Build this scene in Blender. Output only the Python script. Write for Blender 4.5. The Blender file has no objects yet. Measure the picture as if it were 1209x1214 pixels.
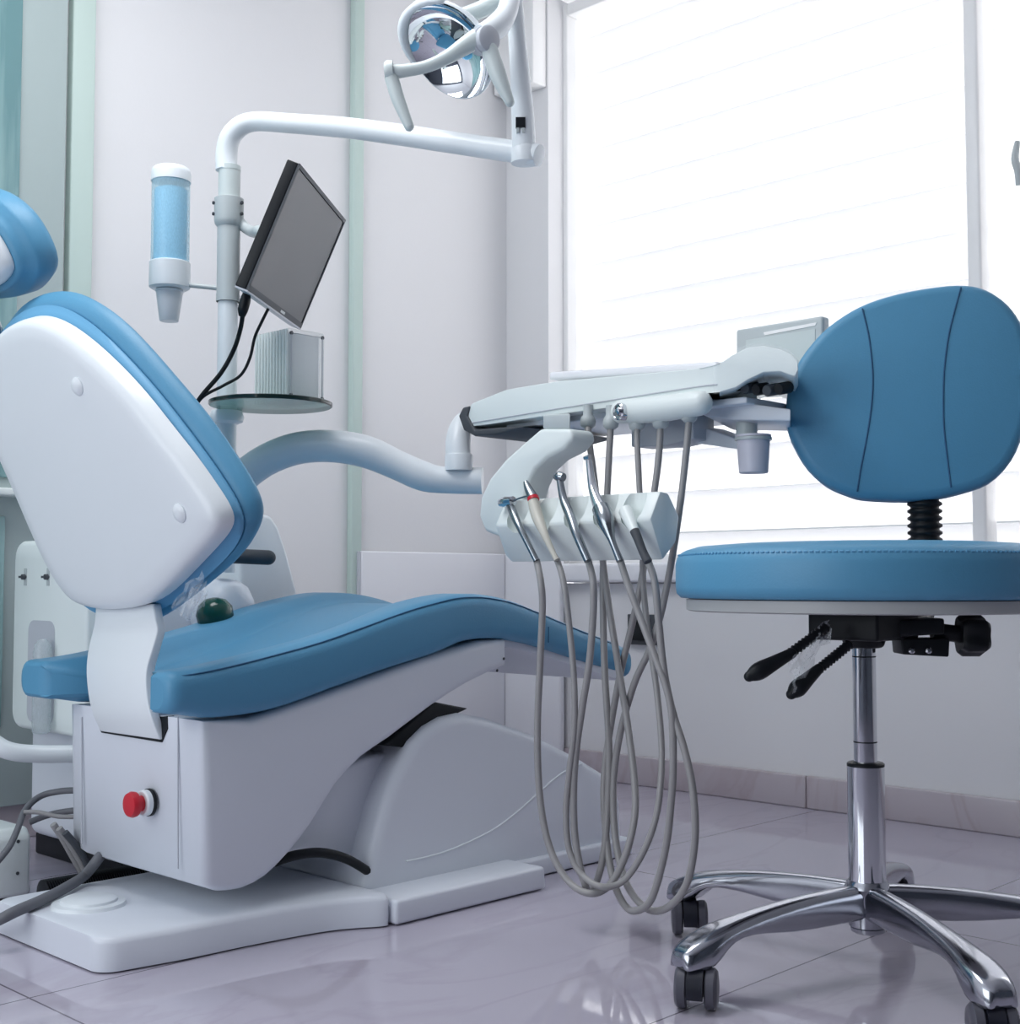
import bpy, bmesh, math, random
from mathutils import Vector, Matrix
random.seed(7)
C = bpy.context.scene.collection
V = Vector

# ------------------------------------------------------------------ camera model
FPX = 1550.0; PX0, PY0 = 604.5, 607.0; CAMZ = 0.45
PITCH = math.atan(83 / FPX); cp, sp = math.cos(PITCH), math.sin(PITCH)
AZ = math.atan2(.695, .719)
HX, HY = math.cos(AZ), math.sin(AZ)          # viewing heading on the floor
RX, RY = HY, -HX                             # to the right of it
def ray(px, py):
    r = (px - PX0) / FPX; u = -(py - PY0) / FPX
    fw = cp - u * sp
    return V((HX * fw + RX * r, HY * fw + RY * r, sp + u * cp))
def at(d, t): return V((d.x * t, d.y * t, CAMZ + d.z * t))
def onX(px, py, x): d = ray(px, py); return at(d, x / d.x)
def onY(px, py, y): d = ray(px, py); return at(d, y / d.y)
def onZ(px, py, z): d = ray(px, py); return at(d, (z - CAMZ) / d.z)
def atD(px, py, D): d = ray(px, py); return at(d, D / (d.x * HX + d.y * HY))
def onP(px, py, p0, n):
    d = ray(px, py); return at(d, (p0 - V((0, 0, CAMZ))).dot(n) / d.dot(n))
RIGHT = V((RX, RY, 0)); UP = V((0, 0, 1)); BACK = V((HX, HY, 0))

# ------------------------------------------------------------------ materials
def lin(c):
    return tuple((x / 12.92 if x <= .04045 else ((x + .055) / 1.055) ** 2.4) for x in (v / 255 for v in c)) + (1,)
def mat(name, rgb, rough=.4, metal=0, trans=0, ior=1.45, coat=0, spec=.5, bump=None, alpha=1, noise=None, sss=0):
    m = bpy.data.materials.new(name); m.use_nodes = True
    nt = m.node_tree; b = nt.nodes['Principled BSDF']
    b.inputs['Base Color'].default_value = lin(rgb); b.inputs['Roughness'].default_value = rough
    b.inputs['Metallic'].default_value = metal; b.inputs['Transmission Weight'].default_value = trans
    b.inputs['IOR'].default_value = ior; b.inputs['Coat Weight'].default_value = coat
    b.inputs['Specular IOR Level'].default_value = spec; b.inputs['Alpha'].default_value = alpha
    if noise:
        tc = nt.nodes.new('ShaderNodeTexCoord'); n = nt.nodes.new('ShaderNodeTexNoise'); r = nt.nodes.new('ShaderNodeMapRange')
        n.inputs['Scale'].default_value = noise[0]; n.inputs['Detail'].default_value = 4
        r.inputs['To Min'].default_value = rough - noise[1]; r.inputs['To Max'].default_value = rough + noise[1]
        nt.links.new(tc.outputs['Object'], n.inputs['Vector']); nt.links.new(n.outputs['Fac'], r.inputs['Value'])
        nt.links.new(r.outputs['Result'], b.inputs['Roughness'])
    if bump:
        tc = nt.nodes.new('ShaderNodeTexCoord'); n = nt.nodes.new('ShaderNodeTexNoise'); bp = nt.nodes.new('ShaderNodeBump')
        n.inputs['Scale'].default_value = bump[0]; n.inputs['Detail'].default_value = 3
        bp.inputs['Strength'].default_value = bump[1]; bp.inputs['Distance'].default_value = .002
        nt.links.new(tc.outputs['Object'], n.inputs['Vector']); nt.links.new(n.outputs['Fac'], bp.inputs['Height'])
        nt.links.new(bp.outputs['Normal'], b.inputs['Normal'])
    return m
M = {}
M['white'] = mat('white_plastic', (226, 232, 236), .36, coat=.15, noise=(6, .05))
M['white2'] = mat('white_moulding', (219, 224, 232), .38, noise=(5, .05))
M['grey_shell'] = mat('grey_plastic', (186, 190, 198), .4, noise=(6, .05))
M['pale_green'] = mat('pale_green_white_plastic', (225, 233, 232), .36, noise=(6, .05))
M['blue'] = mat('blue_leatherette', (86, 147, 182), .42, bump=(420, .12), spec=.4)
M['blue_light'] = mat('blue_leatherette_backing', (100, 163, 202), .5, bump=(420, .12))
M['seam'] = mat('dark_blue_thread', (30, 82, 120), .6, noise=(40, .1))
M['chrome'] = mat('chrome', (215, 217, 222), .08, 1, noise=(8, .03))
M['mirror'] = mat('reflector_mirror', (235, 238, 242), .03, 1, noise=(8, .02))
M['alu'] = mat('polished_aluminium', (176, 178, 186), .16, 1, noise=(14, .06))
M['steel'] = mat('instrument_steel', (150, 156, 162), .22, 1, noise=(20, .06))
M['black'] = mat('black_plastic', (20, 24, 29), .42, spec=.3, noise=(10, .08))
M['rubber'] = mat('dark_grey_rubber', (70, 74, 80), .6, noise=(10, .08))
M['navy'] = mat('dark_wheel_plastic', (26, 28, 40), .35, noise=(10, .08))
M['wheel'] = mat('grey_wheel_plastic', (84, 84, 94), .3, noise=(10, .06))
M['hose'] = mat('grey_silicone_hose', (150, 149, 150), .36, noise=(10, .08))
M['hose_dark'] = mat('dark_grey_cable', (104, 106, 112), .5, noise=(10, .08))
M['collar'] = mat('grey_painted_metal', (182, 190, 192), .35, noise=(10, .06))
M['red'] = mat('red_plastic', (196, 34, 50), .35, noise=(10, .06))
M['beige'] = mat('beige_plastic', (196, 194, 184), .4, noise=(10, .06))
M['board'] = mat('pale_seat_board', (176, 178, 178), .4, noise=(10, .06))
M['green'] = mat('dark_green_glass', (18, 70, 62), .15, noise=(10, .05))
M['screen'] = mat('monitor_screen', (66, 70, 78), .34, noise=(3, .04))
M['cup'] = mat('translucent_cup_plastic', (224, 227, 231), .3, noise=(8, .05))
M['cupblue'] = mat('pale_blue_cup_plastic', (146, 208, 236), .4, noise=(8, .05))
M['cuplilac'] = mat('lilac_grey_plastic', (205, 204, 216), .4, noise=(8, .05))
M['wall'] = mat('white_wall_paint', (226, 226, 228), .75, bump=(160, .06))
M['ceil'] = mat('white_ceiling_paint', (232, 232, 234), .8, bump=(160, .06))
M['dim'] = mat('dimmed_unseen_wall', (112, 118, 128), .8, bump=(160, .06))  # unseen walls toned dark to cut bounce and deepen chrome reflections
M['trim'] = mat('pale_green_trim_paint', (190, 208, 202), .5, bump=(60, .05))
M['plinth'] = mat('white_laminate', (230, 231, 236), .45, noise=(6, .05))
M['frame'] = mat('white_window_frame', (240, 240, 240), .4, noise=(6, .05))
M['grille'] = mat('grey_lamp_plastic', (196, 206, 206), .35, noise=(8, .05))

def glassy(name, rgb, fac, rough=.03, tint=(255, 255, 255)):
    m = bpy.data.materials.new(name); m.use_nodes = True; nt = m.node_tree; nt.nodes.clear()
    o = nt.nodes.new('ShaderNodeOutputMaterial'); mx = nt.nodes.new('ShaderNodeMixShader')
    t = nt.nodes.new('ShaderNodeBsdfTransparent'); g = nt.nodes.new('ShaderNodeBsdfPrincipled')
    t.inputs['Color'].default_value = lin(tint)
    g.inputs['Base Color'].default_value = lin(rgb); g.inputs['Roughness'].default_value = rough
    n = nt.nodes.new('ShaderNodeTexNoise'); n.inputs['Scale'].default_value = 30
    mr = nt.nodes.new('ShaderNodeMapRange'); mr.inputs['To Min'].default_value = fac * .8; mr.inputs['To Max'].default_value = fac * 1.2
    nt.links.new(n.outputs['Fac'], mr.inputs['Value']); nt.links.new(mr.outputs['Result'], mx.inputs['Fac'])
    nt.links.new(t.outputs[0], mx.inputs[1]); nt.links.new(g.outputs[0], mx.inputs[2]); nt.links.new(mx.outputs[0], o.inputs['Surface'])
    return m
M['pane'] = glassy('window_glass', (240, 245, 248), .06)
M['film'] = glassy('clear_plastic_film', (222, 228, 232), .30, .08)
M['wrap'] = glassy('clear_wrap', (225, 230, 233), .14, .1)
M['tube_blue'] = glassy('clear_blue_acrylic', (206, 236, 246), .34, .12, (236, 247, 251))
M['bottle'] = glassy('clear_bottle_plastic', (198, 210, 214), .4, .1)
M['shelf_glass'] = glassy('greenish_glass', (176, 200, 194), .55, .06, (205, 225, 220))
M['glass_edge'] = mat('dark_glass_edge', (30, 48, 46), .1, noise=(10, .04))
M['acrylic'] = glassy('clear_acrylic', (232, 238, 238), .25, .12)
M['teal'] = None
M['door'] = mat('grey_green_door_paint', (166, 180, 180), .6, bump=(60, .05))

def slat_mat():
    m = bpy.data.materials.new('white_translucent_slat'); m.use_nodes = True; nt = m.node_tree; nt.nodes.clear()
    o = nt.nodes.new('ShaderNodeOutputMaterial'); mx = nt.nodes.new('ShaderNodeMixShader'); mx.inputs['Fac'].default_value = .55
    d = nt.nodes.new('ShaderNodeBsdfDiffuse'); t = nt.nodes.new('ShaderNodeBsdfTranslucent')
    d.inputs['Color'].default_value = (.85, .85, .86, 1); t.inputs['Color'].default_value = (.88, .88, .89, 1)
    nt.links.new(d.outputs[0], mx.inputs[1]); nt.links.new(t.outputs[0], mx.inputs[2]); nt.links.new(mx.outputs[0], o.inputs['Surface'])
    return m
M['slat'] = slat_mat()

def marble(name, base, vein, tile=None, rough=.1, off=(0, 0), scale=1.0):
    m = bpy.data.materials.new(name); m.use_nodes = True; nt = m.node_tree; L = nt.links.new
    b = nt.nodes['Principled BSDF']; b.inputs['Roughness'].default_value = rough; b.inputs['Specular IOR Level'].default_value = .8
    geo = nt.nodes.new('ShaderNodeNewGeometry')
    n1 = nt.nodes.new('ShaderNodeTexNoise'); n1.inputs['Scale'].default_value = 1.6 * scale; n1.inputs['Detail'].default_value = 6
    n1.inputs['Distortion'].default_value = 1.4
    sx = nt.nodes.new('ShaderNodeMapping'); sx.inputs['Rotation'].default_value = (0, 0, .6); sx.inputs['Scale'].default_value = (1, 2.6, 1)
    L(geo.outputs['Position'], sx.inputs['Vector']); L(sx.outputs[0], n1.inputs['Vector'])
    r1 = nt.nodes.new('ShaderNodeValToRGB'); e = r1.color_ramp.elements
    e[0].position = .47; e[0].color = (0, 0, 0, 1); e[1].position = .5; e[1].color = (1, 1, 1, 1)
    e2 = r1.color_ramp.elements.new(.535); e2.color = (0, 0, 0, 1)
    L(n1.outputs['Fac'], r1.inputs['Fac'])
    n2 = nt.nodes.new('ShaderNodeTexNoise'); n2.inputs['Scale'].default_value = 3.5 * scale; n2.inputs['Detail'].default_value = 3
    L(geo.outputs['Position'], n2.inputs['Vector'])
    mul = nt.nodes.new('ShaderNodeMath'); mul.operation = 'MULTIPLY'; L(r1.outputs['Color'], mul.inputs[0]); L(n2.outputs['Fac'], mul.inputs[1])
    mx = nt.nodes.new('ShaderNodeMixRGB'); mx.inputs['Color1'].default_value = lin(base); mx.inputs['Color2'].default_value = lin(vein)
    L(mul.outputs[0], mx.inputs['Fac'])
    out = mx.outputs['Color']
    if tile:
        sep = nt.nodes.new('ShaderNodeSeparateXYZ'); L(geo.outputs['Position'], sep.inputs[0])
        masks = []
        for ax, (sz, o) in zip(('X', 'Y'), tile):
            a = nt.nodes.new('ShaderNodeMath'); a.operation = 'SUBTRACT'; L(sep.outputs[ax], a.inputs[0]); a.inputs[1].default_value = o - sz / 2 - 40 * sz
            f = nt.nodes.new('ShaderNodeMath'); f.operation = 'MODULO'; L(a.outputs[0], f.inputs[0]); f.inputs[1].default_value = sz
            s = nt.nodes.new('ShaderNodeMath'); s.operation = 'SUBTRACT'; L(f.outputs[0], s.inputs[0]); s.inputs[1].default_value = sz / 2
            ab = nt.nodes.new('ShaderNodeMath'); ab.operation = 'ABSOLUTE'; L(s.outputs[0], ab.inputs[0])
            lt = nt.nodes.new('ShaderNodeMath'); lt.operation = 'LESS_THAN'; L(ab.outputs[0], lt.inputs[0]); lt.inputs[1].default_value = .0012
            masks.append(lt)
        mxm = nt.nodes.new('ShaderNodeMath'); mxm.operation = 'MAXIMUM'; L(masks[0].outputs[0], mxm.inputs[0]); L(masks[1].outputs[0], mxm.inputs[1])
        g = nt.nodes.new('ShaderNodeMixRGB'); g.inputs['Color2'].default_value = lin((104, 98, 110)); L(out, g.inputs['Color1']); L(mxm.outputs[0], g.inputs['Fac'])
        out = g.outputs['Color']
    L(out, b.inputs['Base Color'])
    return m
M['floor'] = marble('polished_marble_tile', (180, 175, 189), (170, 163, 178), ((.947, 1.622), (.535, .842)), .04)
M['base'] = marble('marble_skirting', (186, 178, 184), (166, 150, 154), None, .3, scale=1.1)

def teal_mat():
    m = bpy.data.materials.new('teal_glass'); m.use_nodes = True; nt = m.node_tree; L = nt.links.new
    b = nt.nodes['Principled BSDF']; b.inputs['Roughness'].default_value = .25
    tc = nt.nodes.new('ShaderNodeTexCoord'); mp = nt.nodes.new('ShaderNodeMapping'); mp.inputs['Scale'].default_value = (30, 30, 2.5)
    n = nt.nodes.new('ShaderNodeTexNoise'); n.inputs['Scale'].default_value = 1; n.inputs['Detail'].default_value = 4
    r = nt.nodes.new('ShaderNodeValToRGB'); r.color_ramp.elements[0].color = lin((104, 142, 146)); r.color_ramp.elements[1].color = lin((150, 182, 183))
    r.color_ramp.elements[0].position = .35; r.color_ramp.elements[1].position = .65
    L(tc.outputs['Object'], mp.inputs[0]); L(mp.outputs[0], n.inputs['Vector']); L(n.outputs['Fac'], r.inputs['Fac']); L(r.outputs[0], b.inputs['Base Color'])
    return m
M['teal'] = teal_mat()

# ------------------------------------------------------------------ mesh builder
def catmull(pts, n=8, closed=False):
    pts = [V(p) if not isinstance(p, (int, float)) else p for p in pts]
    out = []; N = len(pts)
    rng = range(N if closed else N - 1)
    for i in rng:
        if closed: p0, p1, p2, p3 = pts[i - 1], pts[i], pts[(i + 1) % N], pts[(i + 2) % N]
        else: p0, p1, p2, p3 = pts[max(i - 1, 0)], pts[i], pts[i + 1], pts[min(i + 2, N - 1)]
        for k in range(n):
            t = k / n
            out.append(.5 * ((2 * p1) + (p2 - p0) * t + (2 * p0 - 5 * p1 + 4 * p2 - p3) * t * t + (3 * p1 - p0 - 3 * p2 + p3) * t ** 3))
    if not closed: out.append(pts[-1])
    return out
def wpos(o):
    p = V((0, 0, 0))
    while o is not None: p += o.location; o = o.parent
    return p
class MB:
    def __init__(s): s.v = []; s.f = []
    def add(s, vs, fs):
        b = len(s.v); s.v += [V(v) for v in vs]; s.f += [tuple(i + b for i in f) for f in fs]; return s
    def loft(s, loops, cap0=True, cap1=True, closed=True):
        n = len(loops[0]); vs = [p for l in loops for p in l]; fs = []
        for i in range(len(loops) - 1):
            for j in range(n if closed else n - 1):
                k = (j + 1) % n
                fs.append((i * n + j, i * n + k, (i + 1) * n + k, (i + 1) * n + j))
        if cap0: fs.append(tuple(reversed(range(n))))
        if cap1: fs.append(tuple((len(loops) - 1) * n + j for j in range(n)))
        return s.add(vs, fs)
    def box(s, lo, hi):
        x0, y0, z0 = lo; x1, y1, z1 = hi
        return s.loft([[V((x0, y0, z0)), V((x1, y0, z0)), V((x1, y1, z0)), V((x0, y1, z0))], [V((x0, y0, z1)), V((x1, y0, z1)), V((x1, y1, z1)), V((x0, y1, z1))]])
    def prism(s, pts, off):
        return s.loft([[V(p) for p in pts], [V(p) + V(off) for p in pts]])
    def tube(s, pts, r, n=12, smooth=8, cap=True, round_end=False):
        P = catmull(pts, smooth) if smooth and len(pts) > 2 else [V(p) for p in pts]
        if isinstance(r, (list, tuple)):
            R = catmull([float(x) for x in r], smooth) if smooth and len(pts) > 2 else list(r)
        else: R = [r] * len(P)
        if round_end:
            d0 = (P[0] - P[1]).normalized(); d1 = (P[-1] - P[-2]).normalized()
            a = [(P[0] + d0 * R[0] * math.sin(t), R[0] * math.cos(t)) for t in (1.45, 1.1, .7, .35)]
            b = [(P[-1] + d1 * R[-1] * math.sin(t), R[-1] * math.cos(t)) for t in (.35, .7, 1.1, 1.45)]
            P = [x[0] for x in a] + P + [x[0] for x in b]; R = [x[1] for x in a] + R + [x[1] for x in b]
        T = []
        for i in range(len(P)):
            d = P[min(i + 1, len(P) - 1)] - P[max(i - 1, 0)]
            T.append(d.normalized() if d.length > 1e-9 else (T[-1] if T else V((0, 0, 1))))
        u = T[0].orthogonal().normalized(); loops = []
        for i, p in enumerate(P):
            u = (u - T[i] * u.dot(T[i])); u = u.normalized() if u.length > 1e-6 else T[i].orthogonal().normalized()
            w = T[i].cross(u)
            loops.append([p + (u * math.cos(a) + w * math.sin(a)) * R[i] for a in (2 * math.pi * k / n for k in range(n))])
        return s.loft(loops, cap, cap)
    def cyl(s, a, b, r0, r1=None, n=32):
        return s.tube([a, b], [r0, r0 if r1 is None else r1], n, 0)
    def lathe(s, o, axis, prof, n=40, cap=True):
        axis = V(axis).normalized(); u = axis.orthogonal().normalized(); w = axis.cross(u); o = V(o)
        loops = [[o + axis * h + (u * math.cos(a) + w * math.sin(a)) * max(r, 1e-4) for a in (2 * math.pi * k / n for k in range(n))] for r, h in prof]
        return s.loft(loops, cap, cap)
    def build(s, name, m, parent=None, bevel=0, seg=3, ang=32, smooth=True, sub=0, sharp=42):
        L = wpos(parent) if parent else V((0, 0, 0))
        me = bpy.data.meshes.new(name)
        me.from_pydata([v - L for v in s.v], [], s.f)
        bm = bmesh.new(); bm.from_mesh(me)
        bmesh.ops.recalc_face_normals(bm, faces=bm.faces)
        big = [f for f in bm.faces if len(f.verts) > 4]
        late = big if not bevel else []
        if late: bmesh.ops.triangulate(bm, faces=late, ngon_method='BEAUTY')
        if bevel:
            es = [e for e in bm.edges if len(e.link_faces) == 2 and e.calc_face_angle(0) > math.radians(ang)]
            bmesh.ops.bevel(bm, geom=es, offset=bevel, offset_type='OFFSET', segments=seg, profile=.5, affect='EDGES', clamp_overlap=True)
        for f in bm.faces: f.smooth = smooth
        bm.to_mesh(me); bm.free()
        if smooth: me.set_sharp_from_angle(angle=math.radians(sharp))
        me.materials.append(m)
        o = bpy.data.objects.new(name, me); C.objects.link(o)
        if parent: o.parent = parent
        if sub:
            md = o.modifiers.new('smooth', 'SUBSURF'); md.levels = md.render_levels = sub
        return o
def thing(name, label, cat, loc, group=None):
    o = bpy.data.objects.new(name, None); C.objects.link(o); o.location = V(loc); o.empty_display_size = .05
    o['label'] = label; o['category'] = cat
    if group: o['group'] = group
    return o
def tag(o, label, cat, group=None):
    o['label'] = label; o['category'] = cat
    if group: o['group'] = group
    return o
def struct(o): o['kind'] = 'structure'; return o
def outline_offset(loop, n, d):
    """move a closed planar loop outwards by d (normal n)"""
    N = len(loop); out = []
    area = V((0, 0, 0))
    for i in range(N): area += loop[i].cross(loop[(i + 1) % N])
    sgn = 1 if area.dot(n) > 0 else -1
    for i in range(N):
        t = (loop[(i + 1) % N] - loop[i - 1]).normalized()
        out.append(loop[i] + t.cross(n) * d * sgn)
    return out
def pad(mb, loop, n, layers, dome=0):
    """layers: (outset, depth along n); last one may be capped by a dome"""
    loops = [[p + n * d for p in outline_offset(loop, n, o)] for o, d in layers]
    if dome:
        last = loops[-1]; c = sum(last, V((0, 0, 0))) / len(last)
        for k, hgt in ((.8, .45), (.55, .78), (.28, .95), (.06, 1)):
            loops.append([c + (p - c) * k + n * dome * hgt for p in last])
    return mb.loft(loops)

# ------------------------------------------------------------------ setting
XW = 2.31; YL = 2.245; ZC = 1.885; XB = -1.3; YR = -2.2
def q(mb, *p): return mb.add(p, [(0, 1, 2, 3)])
struct(MB().box((XB, YR, -.05), (XW + .35, YL + .1, 0)).build('floor', M['floor'], smooth=False))
struct(MB().box((XB, YR, ZC), (XW + .02, YL + .1, ZC + .05)).build('ceiling', M['ceil'], smooth=False))
struct(MB().box((XB, YL, 0), (XW + .25, YL + .1, ZC)).build('wall_left', M['wall'], smooth=False))
yJ = onX(650, 350, XW).y                     # where the window frame starts
zS = .449
struct(MB().box((XW, YR, 0), (XW + .25, YL, zS - .002)).box((XW, yJ, zS), (XW + .085, YL, ZC)).box((XW + .121, YR, zS - .002), (XW + .25, yJ, zS + .04)).box((XW, YR, zS - .002), (XW + .25, .25, ZC)).build('wall_right', M['wall'], smooth=False))  # last box: unseen wall past the window, added to cut light on right-hand faces
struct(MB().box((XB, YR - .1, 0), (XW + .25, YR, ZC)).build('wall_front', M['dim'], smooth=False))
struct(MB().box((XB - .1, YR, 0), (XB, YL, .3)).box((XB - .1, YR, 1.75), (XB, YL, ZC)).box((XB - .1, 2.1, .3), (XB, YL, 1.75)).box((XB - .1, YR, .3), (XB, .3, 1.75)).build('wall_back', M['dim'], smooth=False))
struct(MB().box((XB, YL - .012, 0), (XW, YL, .062)).build('baseboard_left', M['base'], bevel=.003))
bb = MB(); ys = [YL - .012, 1.403, .868, .333, -.2, -.735, -1.27, -1.8, YR]
for a, b in zip(ys, ys[1:]): bb.box((XW - .012, b + .0008, 0), (XW, a - .0008, .064))
struct(bb.build('baseboard_right', M['base'], bevel=.003))
struct(MB().box((onY(80, 60, YL).x, YL - .022, .062), (onY(107, 60, YL).x, YL, ZC)).build('trim_1', M['trim'], bevel=.003))
struct(MB().box((onY(413, 300, YL).x, YL - .018, .062), (onY(425, 300, YL).x, YL, ZC)).build('trim_2', M['trim'], bevel=.003))
ySl = onX(664, 670, XW - .03).y
sl = MB().box((XW - .035, .22, zS), (XW + .12, ySl, zS + .044))
struct(sl.build('trim_3', M['plinth'], bevel=.008))
pz0 = onX(620, 106, XW - .03); pz1 = onX(640, 12, XW - .03)
struct(MB().box((XW - .05, yJ + .005, pz0.z), (XW, YL - .004, ZC)).build('trim_4', M['frame'], bevel=.004))
# window: deep reveal, frame, mullion, stile with handle, pane
dR = onY(668, 350, yJ).x - XW; XF = XW + dR; yE = .25
yF = yJ - .012; yM0 = onX(1143, 160, XF).y; yM1 = onX(1160, 160, XF).y; yT = onX(1213, 200, XF).y
zt = ZC - .01; zb = zS + .044
wf = MB()
wf.box((XF, yF, zb), (XF + .06, yJ + .02, zt)).box((XF, yE, zt - .03), (XF + .06, yF, zt)).box((XF, yE, zb), (XF + .06, yF, zb + .02))
win = struct(wf.build('window_1', M['frame'], bevel=.004))
MB().box((XF, yM1, zb + .02), (XF + .05, yM0, zt - .03)).build('mullion', M['frame'], win, bevel=.005)
MB().box((XF, yT - .045, zb + .02), (XF + .05, yT, zt - .03)).build('sash_stile', M['frame'], win, bevel=.005)
hp = [onX(1206, 168, XF - .03), onX(1203, 188, XF - .035), onX(1207, 203, XF - .03), onX(1208, 220, XF - .025)]
MB().tube(hp, [.005, .007, .007, .006], 10, 6).box((XF - .03, hp[2].y - .012, hp[2].z - .012), (XF + .003, hp[2].y + .004, hp[2].z + .012)).build('handle', M['collar'], win)
MB().box((XF + .03, yE + .05, zb + .02), (XF + .034, yF, zt - .03)).build('pane', M['pane'], win, smooth=False)
# blind: slats behind the glass
bl = MB(); pitch = .0965; z = zb - .02
while z < ZC + .05:
    p = [V((XF + .15, 0, z)), V((XF + .085, 0, z + .088)), V((XF + .087, 0, z + .090)), V((XF + .153, 0, z + .002))]
    bl.loft([[V((a.x, yE + .1, a.z)) for a in p], [V((a.x, YL - .004, a.z)) for a in p]])
    z += pitch
tag(bl.build('window_blind', M['slat'], smooth=False), 'white slatted blind filling the whole bright window', 'blind')

# low white panel that wraps the corner under the window
yP = YL - .026
pl0 = onY(429, 653, yP)
pl = thing('corner_panel', 'low white panel wrapping the wall corner beside the window sill', 'panel', (pl0.x, YL - .02, 0))
MB().box((pl0.x, yP, .0), (XW - .0305, YL - .0125, pl0.z)).build('long_board', M['plinth'], pl, bevel=.004)
MB().box((XW - .030, ySl + .001, .0), (XW - .0125, YL - .013, pl0.z)).build('short_board', M['plinth'], pl, bevel=.006)
MB().box((pl0.x - .008, yP + .003, .0), (pl0.x - .0005, YL - .0125, pl0.z - .001)).build('end_strip', M['grey_shell'], pl, bevel=.001)
# grey-green glazed door at the far left, trim_1 is its frame
w0 = onY(27, 100, YL - .04); w1 = onY(80, 100, YL - .03)
dr = struct(MB().box((w1.x - .75, YL - .03, .062), (w1.x - .001, YL - .0005, ZC - .002)).build('door_1', M['door'], bevel=.002))
zg = onY(12, 566, YL - .04).z
MB().box((w1.x - .70, YL - .036, zg), (w0.x, YL - .0301, ZC - .04)).build('upper_pane', M['teal'], dr, bevel=.002)
sh0 = onY(25, 579, YL - .075); sh1 = onY(25, 588, YL - .075)
MB().box((w1.x - .74, YL - .075, sh1.z), (w1.x - .002, YL - .0301, sh0.z)).build('middle_rail', M['pale_green'], dr, bevel=.003)
lp0 = onY(6, 612, YL - .034)
MB().box((w1.x - .70, YL - .036, .20), (lp0.x, YL - .0301, lp0.z)).build('lower_pane', M['teal'], dr, bevel=.002)
wo = onX(748, 728, XW); wo2 = onX(781, 765, XW)
so = thing('wall_socket', 'dark grey socket box on wall under the window sill', 'socket', (XW - .01, wo.y, wo2.z))
MB().box((XW - .014, wo2.y, wo2.z), (XW, wo.y, wo.z)).build('housing', M['rubber'], so, bevel=.002)
MB().box((XW - .018, wo2.y + .012, wo2.z + .01), (XW - .0142, wo.y - .012, wo.z - .01)).build('cover', M['black'], so, bevel=.001)

# ------------------------------------------------------------------ dental chair
ch = thing('dental_chair', 'blue padded dental chair with white shell on a white base', 'dental chair', (1.2, 1.56, 0))
YN, YFAR = 1.385, 1.725
def trY(pts, y): return [onY(a, b, y) for a, b in pts]
body = MB()
bp = trY([(240, 855), (300, 852), (400, 817), (500, 781), (570, 760), (601, 757)], YN) + catmull(trY([(602, 789), (556, 811), (514, 838), (464, 876), (432, 898), (401, 931), (372, 978), (345, 1013), (318, 1040), (290, 1055), (262, 1058)], YN), 2) + trY([(242, 1051)], YN)
xr = bp[0].x
for i in (-1,): bp[i] = V((xr + .006, bp[i].y, bp[i].z))
nb = []
c0 = sum(bp, V((0, 0, 0))) / len(bp)
# far end of the body is drawn in and its lower edge rounds upwards
zlow = min(p.z for p in bp)
def sect(y, lift):
    out = []
    for p in bp:
        w = max(0, min(1, (.20 - p.z) / .12))
        out.append(V((p.x, y, p.z + lift * w)))
    return out
YV = V((0, 1, 0))
bp = [p_ for i_, p_ in enumerate(bp) if (p_ - bp[i_ - 1]).length > .002]
def ins(y, lift, d): return outline_offset(sect(y, lift), YV, d)
body.loft([ins(YN, 0, -.0125), ins(YN + .0008, 0, -.009), ins(YN + .003, 0, -.005), ins(YN + .0065, 0, -.002), ins(YN + .011, 0, -.0004), sect(YN + .016, 0), sect(YFAR - .05, .0), sect(YFAR - .018, .006), ins(YFAR - .006, .012, -.004), ins(YFAR, .02, -.010)])
bo = body.build('body_cover', M['white2'], ch, sharp=75)
for pxs in (97, 211):
    a = onX(pxs, 850, xr - .0005); b = onX(pxs, 1000 if pxs < 150 else 1030, xr - .0005)
    MB().tube([a, (a + b) / 2, b], .0011, 6, 2).build('seam_line', M['grey_shell'], ch)
MB().prism([onX(p_[0], p_[1], xr - .0012) for p_ in ((115, 856), (120, 868.5), (191, 880), (198, 864), (198, 849))], (.01, 0, 0)).build('bracket_slot', M['black'], ch)
# emergency button on the rear face
eb = onX(178, 951, xr)
btn = MB().lathe(eb, (-1, 0, 0), [(.004, 0), (.0175, 0), (.0175, .004), (.016, .005)], 28).build('button_collar', M['black'], ch)
MB().lathe(eb + V((-.0045, 0, 0)), (-1, 0, 0), [(.0165, 0), (.0165, .006), (.0145, .008)], 28).build('button_ring', M['white'], btn)
MB().lathe(eb + V((-.012, 0, 0)), (-1, 0, 0), [(.010, 0), (.010, .007), (.0155, .009), (.0165, .014), (.0145, .0185), (.008, .020)], 28).build('emergency_button', M['red'], btn)
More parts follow.
